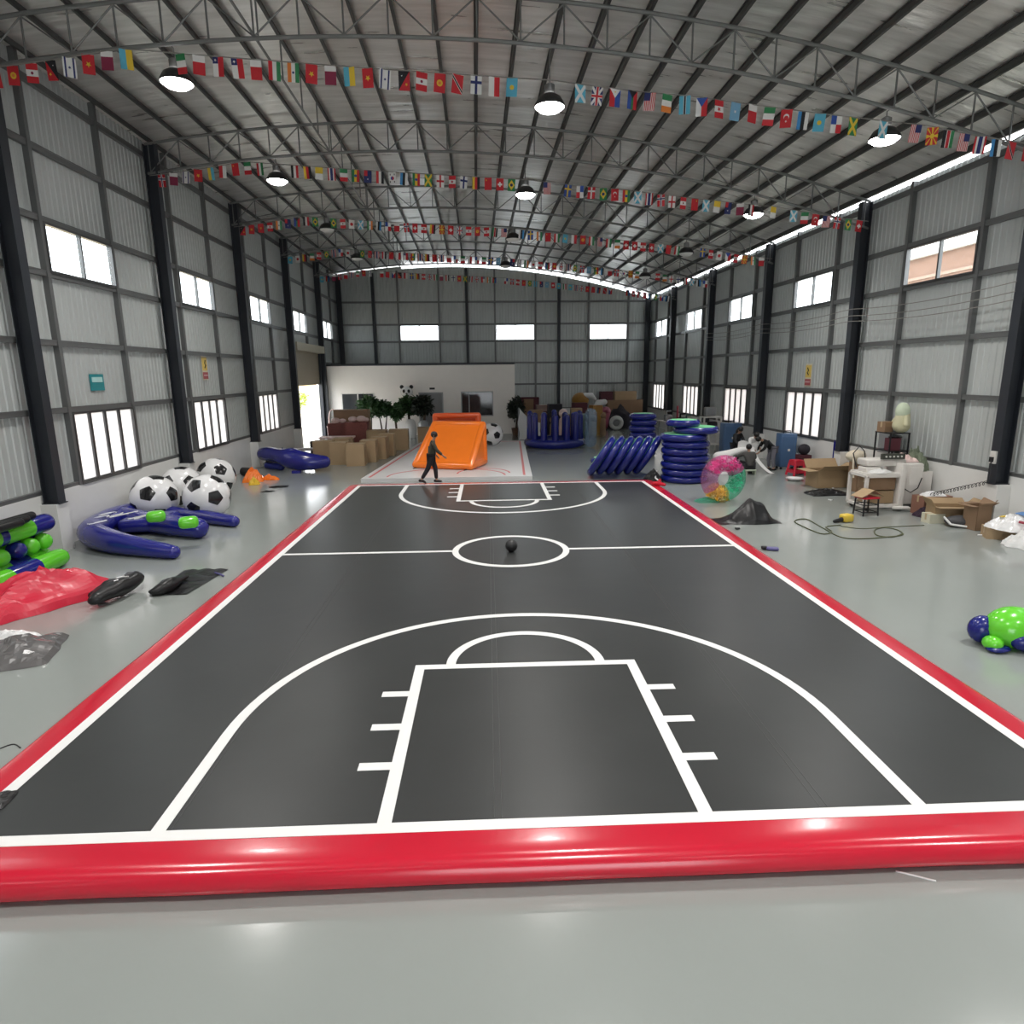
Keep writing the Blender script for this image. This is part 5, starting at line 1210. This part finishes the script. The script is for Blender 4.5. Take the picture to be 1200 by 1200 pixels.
t = thing('wall_cabinet', 'low grey cabinet by the right wall carrying the netting', 'cabinet', (12.1, 17.6, 0)); mb = MB(); mb.box((0, 0, .52), (.5, .8, 1.04)); mb.build('body', M_PALE, t); mb = MB(); mb.box((-.26, 0, .52), (.02, .7, .9)); mb.build('door', M_GREYM, t)
# stool in front
st = thing('metal_stool', 'black metal stool with a red seat in front of the white machine', 'stool', tuple(G(1014, 603)), .1)
for sx in (-1, 1):
    for sy in (-1, 1): mb = MB(); mb.bar((sx * .22, sy * .2, 0), (sx * .2, sy * .18, .46), .03); mb.build('leg', M_MET, st)
for z in (.1, .3):
    for p, q in (((-.21, -.19, z), (.21, -.19, z)), ((-.21, .19, z), (.21, .19, z)), ((-.21, -.19, z), (-.21, .19, z)), ((.21, -.19, z), (.21, .19, z))): mb = MB(); mb.bar(p, q, .022); mb.build('rail', M_MET, st)
mb = MB(); mb.rbox((0, 0, .48), (.48, .42, .05), .02); mb.build('seat', M_REDP, st, True)
p = G(1014, 603); t = thing('cardboard_sheet', 'folded cardboard piece lying on the metal stool', 'cardboard', (p.x, p.y, .51), .2); mb = MB(); M1 = Matrix.Rotation(-.5, 3, 'Y'); mb.box((-.16, 0, .10), (.42, .4, .01), 0, Matrix.Rotation(-.45, 3, 'Y')); mb.box((.2, 0, .10), (.4, .4, .01), 0, Matrix.Rotation(.5, 3, 'Y')); mb.build('sheet', M_CARD, t)
# cables and tools on the floor
def floor_cable(name, label, pts, r, m_):
    P = [G(u, v) + Vector((0, 0, r + .001)) for u, v in pts]; PP = []
    for i in range(len(P) - 1):
        for k in range(5):
            t = k / 5; a = P[max(i - 1, 0)]; b_ = P[i]; c = P[i + 1]; d = P[min(i + 2, len(P) - 1)]
            PP.append(0.5 * ((2 * b_) + (c - a) * t + (2 * a - 5 * b_ + 4 * c - d) * t * t + (3 * b_ - a - 3 * c + d) * t ** 3))
    PP.append(P[-1]); mb = MB(); mb.tube(PP, r, 7); return tag(mb.build(name, m_, None, True), label, 'cable')
M_OLIVE = mat('olive_cable', (.09, .10, .05), .5)
floor_cable('power_cable', 'dark olive cable looping across the grey floor beside the court', [(985, 616), (968, 618), (975, 624), (962, 626), (940, 617), (931, 611), (945, 609), (962, 618), (985, 630), (1010, 632), (1040, 630), (1058, 627), (1050, 621), (1035, 619), (1025, 622), (1028, 628), (1045, 630), (1058, 626)], .014, M_OLIVE)
floor_cable('power_cable', 'thin olive cable running from the yellow tool to the cartons', [(985, 617), (1010, 620), (1040, 618), (1083, 616)], .010, M_OLIVE)
mb = MB(); P0 = Vector((12.0, 14.85, 1.12)); P1 = Vector((11.75, 16.35, .55))
mb.tube([P0 + (P1 - P0) * (k / 160) + Vector((.045 * math.cos(k * .62), 0, .045 * math.sin(k * .62))) for k in range(161)], .009, 5); tag(mb.build('coiled_cable', M_MET), 'black coiled cable hanging from a socket on the right column', 'cable')
t = thing('socket_box', 'white socket box with a plug on the right column pier', 'socket', (XR - .37, 14.8, 1.75)); mb = MB(); mb.box((-.02, 0, 0), (.05, .16, .3)); mb.build('box', M_PALE, t); mb = MB(); mb.box((-.06, 0, -.05), (.05, .1, .12)); mb.build('plug', M_MET, t); mb = MB(); mb.tube([(-.06, 0, -.1), (-.06, 0, -.62)], .014, 6); mb.build('lead', M_MET, t)
t = thing('socket_box', 'small dark socket on the right wall near the blue strip', 'socket', (XR - .02, 22.2, 1.62)); mb = MB(); mb.box((-.02, 0, 0), (.06, .1, .18)); mb.build('box', M_MET, t); mb = MB(); mb.tube([(-.03, 0, 0), (-.03, 0, -.4)], .012, 6); mb.build('lead', M_MET, t)
yt = thing('yellow_tool', 'yellow and black hand tool lying on the floor beside the cable', 'tool', tuple(G(988, 612)), .3); M_YEL = mat('yellow_plastic', (.7, .5, .06), .4)
mb = MB(); mb.rbox((.1, 0, .11), (.3, .24, .2), .05); mb.build('body', M_YEL, yt, True); mb = MB(); mb.tube([(-.05, 0, .08), (-.28, .02, .05)], [.06, .04], 10, 'round'); mb.build('nozzle', M_MET, yt, True)
# cartons and sheets by the right wall, foreground
carton(11.9, 16.5, .85, .45, .5, .1, 'brown carton with white wrapping right of the white machine', mat('red_brown_card', (.27, .13, .09), .7)); heapo('white_wrap', 'white wrapping lying on the brown carton right of the white machine', 'wrapping', 11.88, 16.48, .75, .42, .14, V_WHITE, 3.7, 16, 2.5, z=.50)
heapo('purple_cloth', 'heap of purplish black cloth on the floor right of the white machine', 'cloth', 11.6, 16.15, .75, .5, .34, mat('purple_black', (.03, .012, .03), .7, var=.5), 2.9, 24, 2.4)
carton(11.72, 15.55, .95, .5, .42, -.2, 'large open carton at the front of the pile by the right wall', M_CARD, open_=True)
carton(11.78, 14.72, .42, .38, .6, .15, 'taller open carton against the right wall pier', M_CARD2, open_=True)
t = carton(11.62, 13.85, .55, .42, .26, -.4, 'flattened brown carton under the printed white sheets', M_CARD)
p = G(1096, 613); carton(p.x, p.y + .1, .42, .3, .24, .05, 'small cream carton on the floor before the large open one', mat('cream_card', (.62, .6, .47), .7))
gb_ = thing('grey_bag', 'dark grey bag with pale trim lying in front of the large carton', 'bag', tuple(G(1126, 617)), -.25); mb = MB(); mb.ball((0, 0, .14), .4, 18, (1, .5, .36)); mb.build('bag', mat('charcoal_cloth', (.06, .06, .065), .6), gb_, True)
mb = MB(); mb.tube([(-.4, -.02, .22), (-.3, -.16, .08), (0, -.23, .05), (.3, -.18, .05), (.4, -.05, .16)], .028, 8, 'round'); mb.build('trim', M_CLOTHW, gb_, True)
mb = MB(); mb.ball((0, 0, .26), .3, 16, (.5, .35, .95), Matrix.Rotation(.5, 3, 'Y')); o = mb.build('white_pillow', M_CLOTHW, None, True); o.location = G(1152, 619); tag(o, 'white rolled cloth standing beside the dark grey bag', 'cloth')
heapo('printed_sheets', 'white sheets with red and blue print heaped at the right edge', 'sheet', 11.8, 13.6, 1.1, .9, .40, V_WHITE, 4.4, 26, 1.6, z=.26)
heapo('white_cloth', 'white cloth spilling onto the floor at the right edge', 'sheet', 11.75, 13.05, 1.1, .8, .5, M_CLOTHW, 9.4, 24, 1.5)
mb = MB(); heap_mesh(mb, .45, .12, .05, 1.1, n=12); o = mb.build('yellow_cloth', M_YEL); o.location = (11.72, 13.75, .52); tag(o, 'small yellow cloth on the printed sheets', 'cloth')
mb = MB(); heap_mesh(mb, .4, .28, .06, 2.6, n=12); o = mb.build('blue_cloth', mat('sky_cloth', (.12, .25, .5), .7)); o.location = (11.95, 13.55, .62); tag(o, 'small blue printed cloth on the white sheets', 'cloth')
mb = MB(); mb.tube([(0, 0, 0), (.3, -.1, -.06), (.6, -.1, -.02)], .03, 7); o = mb.build('red_strap', mat('dull_red', (.4, .06, .09), .6)); o.location = (11.6, 13.3, .5); tag(o, 'dull red strap trailing over the printed sheets', 'strap')
mb = MB(); mb.rbox((0, 0, .02), (.32, .05, .035), .012, -.1); o = mb.build('foam_strip', V_WHITE, None, True); o.location = G(1154, 628); tag(o, 'short white foam strip on the floor at the right', 'strip')
heapo('small_parts', 'scatter of small dark offcuts beside the machine castors', 'offcuts', G(1080, 598).x, G(1080, 598).y, .6, .4, .14, M_DARKC, 8.8, 16, 3)
# coloured clear ring standing on the floor
zr = thing('clear_ring', 'large clear inflatable ring in pink, green and yellow beside the tall stack', 'inflatable', tuple(G(846, 588)), .15)
Rj, rj = .46, .25
def sector(a0, a1, m_, nm):
    mb = MB(); n = 14; mb.tube([(Rj * math.cos(a0 + (a1 - a0) * k / n), 0, .71 + Rj * math.sin(a0 + (a1 - a0) * k / n)) for k in range(n + 1)], rj, 18); mb.build(nm, m_, zr, True)
sector(.15 * PI, .85 * PI, glassy('clear_pink', (.9, .25, .55), .18), 'pink_section'); sector(-.45 * PI, .15 * PI, glassy('clear_green', (.15, .75, .5), .22), 'green_section')
sector(.85 * PI, 1.2 * PI, glassy('clear_purple', (.7, .35, .62), .2), 'purple_section'); sector(1.2 * PI, 1.55 * PI, glassy('clear_yellow', (.95, .75, .25), .25), 'yellow_section')
mb = MB(); rn = random.Random(5)
def tufts(mb, a0, a1, n, size):
    for _ in range(n):
        a = rn.uniform(a0, a1); q = rn.uniform(0, rj * .8); w = rn.uniform(0, 2 * PI); c = Vector(((Rj + q * math.cos(w)) * math.cos(a), q * math.sin(w), .71 + (Rj + q * math.cos(w)) * math.sin(a)))
        d = Vector((rn.uniform(-1, 1), rn.uniform(-1, 1), rn.uniform(-1, 1))).normalized() * size; e_ = d.cross(Vector((rn.uniform(-1, 1), rn.uniform(-1, 1), rn.uniform(-1, 1)))).normalized() * size * .5
        mb.add([c - e_, c + e_, c + d], [(0, 1, 2)])
tufts(mb, .2 * PI, .8 * PI, 260, .13); mb.build('pink_feathers', mat('hot_pink', (.85, .08, .38), .6), zr)
mb = MB(); tufts(mb, .38 * PI, .6 * PI, 70, .12); mb.build('white_feathers', M_CLOTHW, zr)
mb = MB(); tufts(mb, 1.25 * PI, 1.6 * PI, 160, .12); mb.build('yellow_feathers', mat('gold_film', (.9, .55, .06), .3), zr)
mb = MB(); tufts(mb, -.35 * PI, .1 * PI, 60, .12); mb.build('green_feathers', mat('mint_film', (.08, .55, .33), .3), zr)
heapo('green_film', 'crumpled clear green film at the foot of the coloured ring', 'film', G(828, 588).x, G(828, 588).y, .8, .5, .16, glassy('clear_green', (.12, .75, .5), .4), 4.1, 20, 3)
# black draped bag beside the court
bd_ = thing('black_drape', 'black vinyl sheet propped up in a peak beside the right edge of the court', 'tarpaulin', tuple(G(878, 611)))
mb = MB()
def drape(a, b_):
    x = -1.0 + a * 1.75; y = -.42 + b_ * 1.0
    pk_ = (.52 - .10 * abs(math.sin(7 * (x - .02)))) / (1 + (abs(x - .05) / .40) ** 3.4) + max(0, .34 - .45 * abs(x - .35)) * .35
    e_ = min(1, 2.6 * b_, 2.6 * (1 - b_)) ** .6 * min(1, 5 * a, 5 * (1 - a)); nz_ = noise.noise(Vector((x * 3.2, y * 3.2, 1.7)))
    return Vector((x, y * (1 - .35 * abs(x) + .15 * nz_), max(.006, pk_ * e_ * (1 - .5 * abs(y - .1)) + .05 * abs(nz_) * e_)))
mb.grid(drape, 34, 22); mb.build('sheet', V_BLACK, bd_)
mb = MB(); mb.rbox((0, 0, .04), (.12, .08, .05), .02); o = mb.build('black_clip', M_MET, None, True); o.location = G(864, 621); tag(o, 'small black clip lying beside the right edge of the court', 'clip')
t = thing('valve_plug', 'small purple valve cap with strap beside the right edge of the court', 'cap', tuple(G(905, 645))); mb = MB(); mb.rbox((0, 0, .04), (.26, .14, .07), .03, -.3); mb.build('cap', mat('purple_cap', (.10, .09, .25), .4), t, True); mb = MB(); mb.rbox((-.16, .06, .05), (.12, .1, .08), .03); mb.build('strap', M_MET, t, True)
# green inflatable at the right edge
gi = thing('green_inflatable', 'lime green and navy inflatable lying at the right edge of the floor', 'inflatable', tuple(G(1196, 764)), .1)
mb = MB(); mb.ball((.05, .2, .28), .38, 24, (1.05, .8, .78)); mb.build('green_body', V_GREEN, gi, True)
mb = MB(); mb.ball((.12, -.02, .17), .26, 20, (1.2, .6, .62)); mb.build('navy_foot', V_NAVY, gi, True); mb = MB(); mb.ball((-.34, .12, .11), .13, 16, (1, 1, .8)); mb.build('green_knob', V_GREEN, gi, True)
mb = MB(); mb.ball((-.3, .35, .22), .2, 18, (1, .8, 1.0)); mb.build('navy_lobe', V_NAVY, gi, True); mb = MB(); mb.ball((-.22, .25, .24), .16, 16, (.8, .7, 1)); mb.build('green_lobe', V_GREEN, gi, True)
mb = MB(); mb.ball((-.3, .06, .05), .16, 14, (1.1, .7, .3)); mb.build('navy_sole', V_NAVY, gi, True)
mb = MB(); mb.box((0, 0, .004), (.27, .012, .006), -.45); o = mb.build('white_strip', V_WHITE); o.location = G(1073, 1027); tag(o, 'thin white strip on the floor before the red front edge', 'strip')
floor_cable('power_cable', 'thin dark cord on the floor at the left court edge', [(0, 878), (10, 874), (18, 873), (24, 877)], .006, M_MET)
# ------------------------------------------------------------------ people
def skin_obj(name, verts, edges, m_, parent, root=0, sub=2):
    """verts: list of (co, radius)"""
    me = bpy.data.meshes.new(name); me.from_pydata([tuple(v[0]) for v in verts], edges, []); me.materials.append(m_)
    o = link(name, me, parent)
    md = o.modifiers.new('skin', 'SKIN'); md.use_smooth_shade = True
    if not me.skin_vertices: me.skin_vertices.new()
    for i, v in enumerate(verts):
        r = v[1]; me.skin_vertices[0].data[i].radius = r if hasattr(r, '__len__') else (r, r)
        me.skin_vertices[0].data[i].use_root = (i == root)
    sb = o.modifiers.new('sub', 'SUBSURF'); sb.levels = sub; sb.render_levels = sub
    return o
def person(label, loc, rz, J, top, trousers, hair=M_HAIR, shoe=None, group='workers in the hall', hair_long=False):
    t = thing('person', label, 'person', loc, rz, group)
    V = {k: Vector(v) for k, v in J.items()}
    # body: one continuous mesh
    vs = []; ed = []; ix = {}
    def add(k, co, r, par=None):
        ix[k] = len(vs); vs.append((co, r))
        if par is not None: ed.append((ix[par], ix[k]))
    add('pel', V['pel'], .09); add('ch', V['ch'], .095, 'pel'); add('nk', V['nk'], .05, 'ch')
    hd = V['hd']; f = V.get('face', Vector((1, 0, 0))).normalized(); nd = (hd - V['nk']).normalized()
    add('chin', V['nk'] + nd * .05 + f * .01, .055, 'nk'); add('hd', hd, .085, 'chin'); add('crown', hd + nd * .07, .07, 'hd'); 
    for s in 'LR':
        add('sh' + s, V['sh' + s], .04, 'ch'); add('el' + s, V['el' + s], .034, 'sh' + s); add('wr' + s, V['wr' + s], .028, 'el' + s)
        d = (V['wr' + s] - V['el' + s]).normalized(); sd = d.cross(Vector((0, 1, .2))).normalized(); pm = V['wr' + s] + d * .06
        add('pm' + s, pm, (.034, .02), 'wr' + s)
        for k, (off, ln) in enumerate(((-.024, .065), (-.008, .075), (.008, .07), (.024, .055))):
            a = pm + sd * off + d * .035; add('f%d%s' % (k, s), a, .0085, 'pm' + s); add('g%d%s' % (k, s), a + d * ln * .8 + f * .012, .007, 'f%d%s' % (k, s))
        add('th' + s, V['wr' + s] + d * .035 - sd * .035 + f * .01, .010, 'wr' + s); add('ti' + s, V['wr' + s] + d * .075 - sd * .045 + f * .02, .008, 'th' + s)
        add('hp' + s, V['hp' + s], .07, 'pel'); add('kn' + s, V['kn' + s], .05, 'hp' + s); add('an' + s, V['an' + s], .04, 'kn' + s)
        add('to' + s, V['to' + s], .03, 'an' + s)
    skin_obj('body', vs, ed, M_SKIN, t, 0, 2)
    # head details
    rt_ = f.cross(nd).normalized()
    mb = MB(); mb.ball(hd + f * .100 - nd * .012, .017, 10, (1, 1, 1.3)); mb.build('nose', M_SKIN, t, True)
    for s in (-1, 1):
        mb = MB(); mb.ball(hd + f * .088 + rt_ * s * .034 + nd * .018, .012, 8); mb.build('eye', M_MET, t, True)
        mb = MB(); mb.ball(hd + rt_ * s * .092 - nd * .005, .024, 8, (.8, .6, 1.2)); mb.build('ear', M_SKIN, t, True)
    mb = MB(); mb.ball(hd + f * .090 - nd * .045, .02, 8, (.5, 1.2, .3)); mb.build('mouth', mat('lip', (.32, .12, .1), .5), t, True)
    mb = MB(); mb.ball(hd + nd * .035 - f * .022, .112, 18, (1.02, 1.0, .98))
    if hair_long: mb.tube([hd - f * .07, hd - f * .09 - nd * .15, hd - f * .07 - nd * .28], [.09, .085, .05], 12, 'round')
    mb.build('hair', hair, t, True)
    # clothes
    tv = [(V['pel'] + Vector((0, 0, -.04)), .15), (V['pel'] * .5 + V['ch'] * .5, (.15, .14)), (V['ch'], .155), (V['nk'] - nd * .03, .075)]; te = [(0, 1), (1, 2), (2, 3)]
    for s in 'LR':
        b_ = len(tv); tv += [(V['sh' + s], .082), (V['el' + s], .063), (V['wr' + s] - (V['wr' + s] - V['el' + s]).normalized() * .03, .048)]; te += [(2, b_), (b_, b_ + 1), (b_ + 1, b_ + 2)]
    skin_obj('jacket', tv, te, top, t, 1, 2)
    lv = [(V['pel'] + Vector((0, 0, -.02)), .15)]; le = []
    for s in 'LR':
        b_ = len(lv); lv += [(V['hp' + s], .115), (V['kn' + s], .085), (V['an' + s] + (V['kn' + s] - V['an' + s]).normalized() * .03, .062)]; le += [(0, b_), (b_, b_ + 1), (b_ + 1, b_ + 2)]
    skin_obj('trousers', lv, le, trousers, t, 0, 2)
    for s in 'LR':
        a, q = V['an' + s], V['to' + s]; d = (q - a); d.z = 0; d.normalize()
        mb = MB(); mb.tube([a - d * .05 + Vector((0, 0, -.03)), a + d * .05 + Vector((0, 0, -.035)), Vector((q.x, q.y, q.z))], [.05, .05, .035], 12, 'round'); mb.build('shoe', shoe or M_MET, t, True)
    return t
M_OLJ = mat('olive_jacket', (.045, .045, .03), .8); M_TRK = mat('black_trousers', (.012, .012, .016), .8); M_GRJ = mat('grey_jacket', (.06, .058, .055), .85); M_BLKJ = mat('black_jacket', (.008, .008, .010), .8); M_JEAN = mat('grey_jeans', (.16, .16, .19), .85)
# walking man: strides to the right (+x) on the far edge of the court
p = G(508, 565.5, CT)
person('person in an olive jacket and black trousers striding along the far end of the court', (p.x, p.y, CT), 0,
       dict(pel=(-.04, 0, .90), ch=(.0, 0, 1.28), nk=(.05, 0, 1.46), hd=(.09, 0, 1.60), face=(1, -.2, -.1),
            shL=(.0, .17, 1.38), elL=(-.02, .24, 1.12), wrL=(.12, .22, .92), shR=(.03, -.17, 1.38), elR=(.16, -.24, 1.13), wrR=(.36, -.22, .95),
            hpL=(-.05, .09, .86), knL=(.08, .09, .47), anL=(.10, .09, .075), toL=(.25, .09, .03),
            hpR=(-.04, -.09, .86), knR=(-.17, -.09, .48), anR=(-.40, -.09, .12), toR=(-.27, -.10, .03)), M_OLJ, M_TRK)
# squatting worker seen from behind (faces away, +y)
p = G(878, 556)
person('person in a grey jacket sitting low with back to the viewer among the white fabric', (p.x, p.y, 0), 0,
       dict(pel=(0, 0, .34), ch=(0, .10, .68), nk=(0, .16, .86), hd=(.0, .20, 1.0), face=(0, 1, -.4),
            shL=(-.18, .10, .78), elL=(-.42, .30, .66), wrL=(-.48, .52, .62), shR=(.18, .10, .78), elR=(.34, .32, .58), wrR=(.22, .52, .56),
            hpL=(-.10, .05, .32), knL=(-.20, .42, .46), anL=(-.20, .30, .08), toL=(-.20, .46, .03),
            hpR=(.10, .05, .32), knR=(.20, .42, .46), anR=(.20, .30, .08), toR=(.20, .46, .03)), M_GRJ, M_TRK)
t = thing('low_stool', 'low pale stool under the seated person in the grey jacket', 'stool', (p.x, p.y, 0)); mb = MB(); mb.rbox((0, -.02, .17), (.42, .3, .05), .02); mb.build('seat', mat('pale_green_wood', (.45, .5, .4), .6), t, True)
for x in (-.17, .17): mb = MB(); mb.box((x, -.02, .075), (.04, .26, .15)); mb.build('leg', mat('pale_green_wood', (.45, .5, .4), .6), t)
# bending worker on the right, faces left (-x)
p = G(904, 551)
person('person in a black jacket and grey jeans bending over the white fabric', (p.x, p.y, 0), PI,
       dict(pel=(0, 0, .88), ch=(.30, 0, 1.12), nk=(.46, .0, 1.20), hd=(.60, 0, 1.23), face=(.8, 0, -.6),
            shL=(.34, .18, 1.14), elL=(.44, .22, .88), wrL=(.62, .14, .74), shR=(.34, -.18, 1.14), elR=(.46, -.22, .88), wrR=(.66, -.14, .76),
            hpL=(.0, .10, .84), knL=(.03, .11, .46), anL=(-.04, .11, .08), toL=(.11, .11, .03),
            hpR=(.0, -.10, .84), knR=(.10, -.11, .46), anR=(.06, -.11, .08), toR=(.21, -.11, .03)), M_BLKJ, M_JEAN)
# worker at the back, faces the viewer's right/down
p = Vector((10.2, 25.9, 0))
person('person with long dark hair in a black vest standing behind the white fabric', (p.x, p.y, 0), -PI / 2 + .3,
       dict(pel=(0, 0, .90), ch=(.10, 0, 1.24), nk=(.18, 0, 1.40), hd=(.26, 0, 1.52), face=(.8, 0, -.5),
            shL=(.12, .17, 1.30), elL=(.24, .22, 1.06), wrL=(.44, .14, .95), shR=(.12, -.17, 1.30), elR=(.24, -.22, 1.06), wrR=(.44, -.14, .95),
            hpL=(.0, .09, .86), knL=(.04, .10, .46), anL=(-.02, .10, .08), toL=(.13, .10, .03),
            hpR=(.0, -.09, .86), knR=(.06, -.10, .46), anR=(.0, -.10, .08), toR=(.15, -.10, .03)), M_BLKJ, M_TRK, hair_long=True)
p = Vector((10.62, 25.25, 0))
person('person in a white apron top stooping between the two in black', (p.x, p.y, 0), -PI / 2,
       dict(pel=(0, 0, .86), ch=(.14, 0, 1.15), nk=(.26, 0, 1.28), hd=(.36, 0, 1.37), face=(.8, 0, -.6),
            shL=(.16, .17, 1.20), elL=(.28, .22, .98), wrL=(.46, .14, .86), shR=(.16, -.17, 1.20), elR=(.28, -.22, .98), wrR=(.46, -.14, .86),
            hpL=(.0, .09, .82), knL=(.06, .10, .45), anL=(-.02, .10, .08), toL=(.13, .10, .03),
            hpR=(.0, -.09, .82), knR=(.06, -.10, .45), anR=(.0, -.10, .08), toR=(.15, -.10, .03)), M_CLOTHW, M_JEAN)
# white fabric the workers hold
wf = thing('white_fabric', 'large white inflatable fabric held and spread out by the workers', 'fabric', (9.9, 24.3, 0))
mb = MB()
mb.tube([(-.95, .05, .62), (-.5, .1, .72), (0, .3, .82), (.45, .35, .86)], [.24, .2, .16, .12], 16, 'round', flat=.8); mb.build('roll', M_CLOTHW, wf, True)
mb = MB(); heap_mesh(mb, 1.2, .8, .62, 5.8, n=26, freq=1.6, cx=-.62, cy=-.05); mb.build('heap', M_CLOTHW, wf, False)
mb = MB(); mb.grid(lambda a, b_: Vector((.42 + .55 * b_ ** 1.5 + (a - .5) * .16, .25 - .75 * b_, max(.012, .9 * (1 - b_) ** 1.3))), 4, 16); mb.build('trailing_strip', M_CLOTHW, wf, True)
mb = MB(); mb.grid(lambda a, b_: Vector((-.1 + .8 * a, .45 - .1 * b_, .5 + .65 * b_ + .06 * math.sin(a * 7))), 12, 6); mb.build('held_sheet', M_CLOTHW, wf, True)
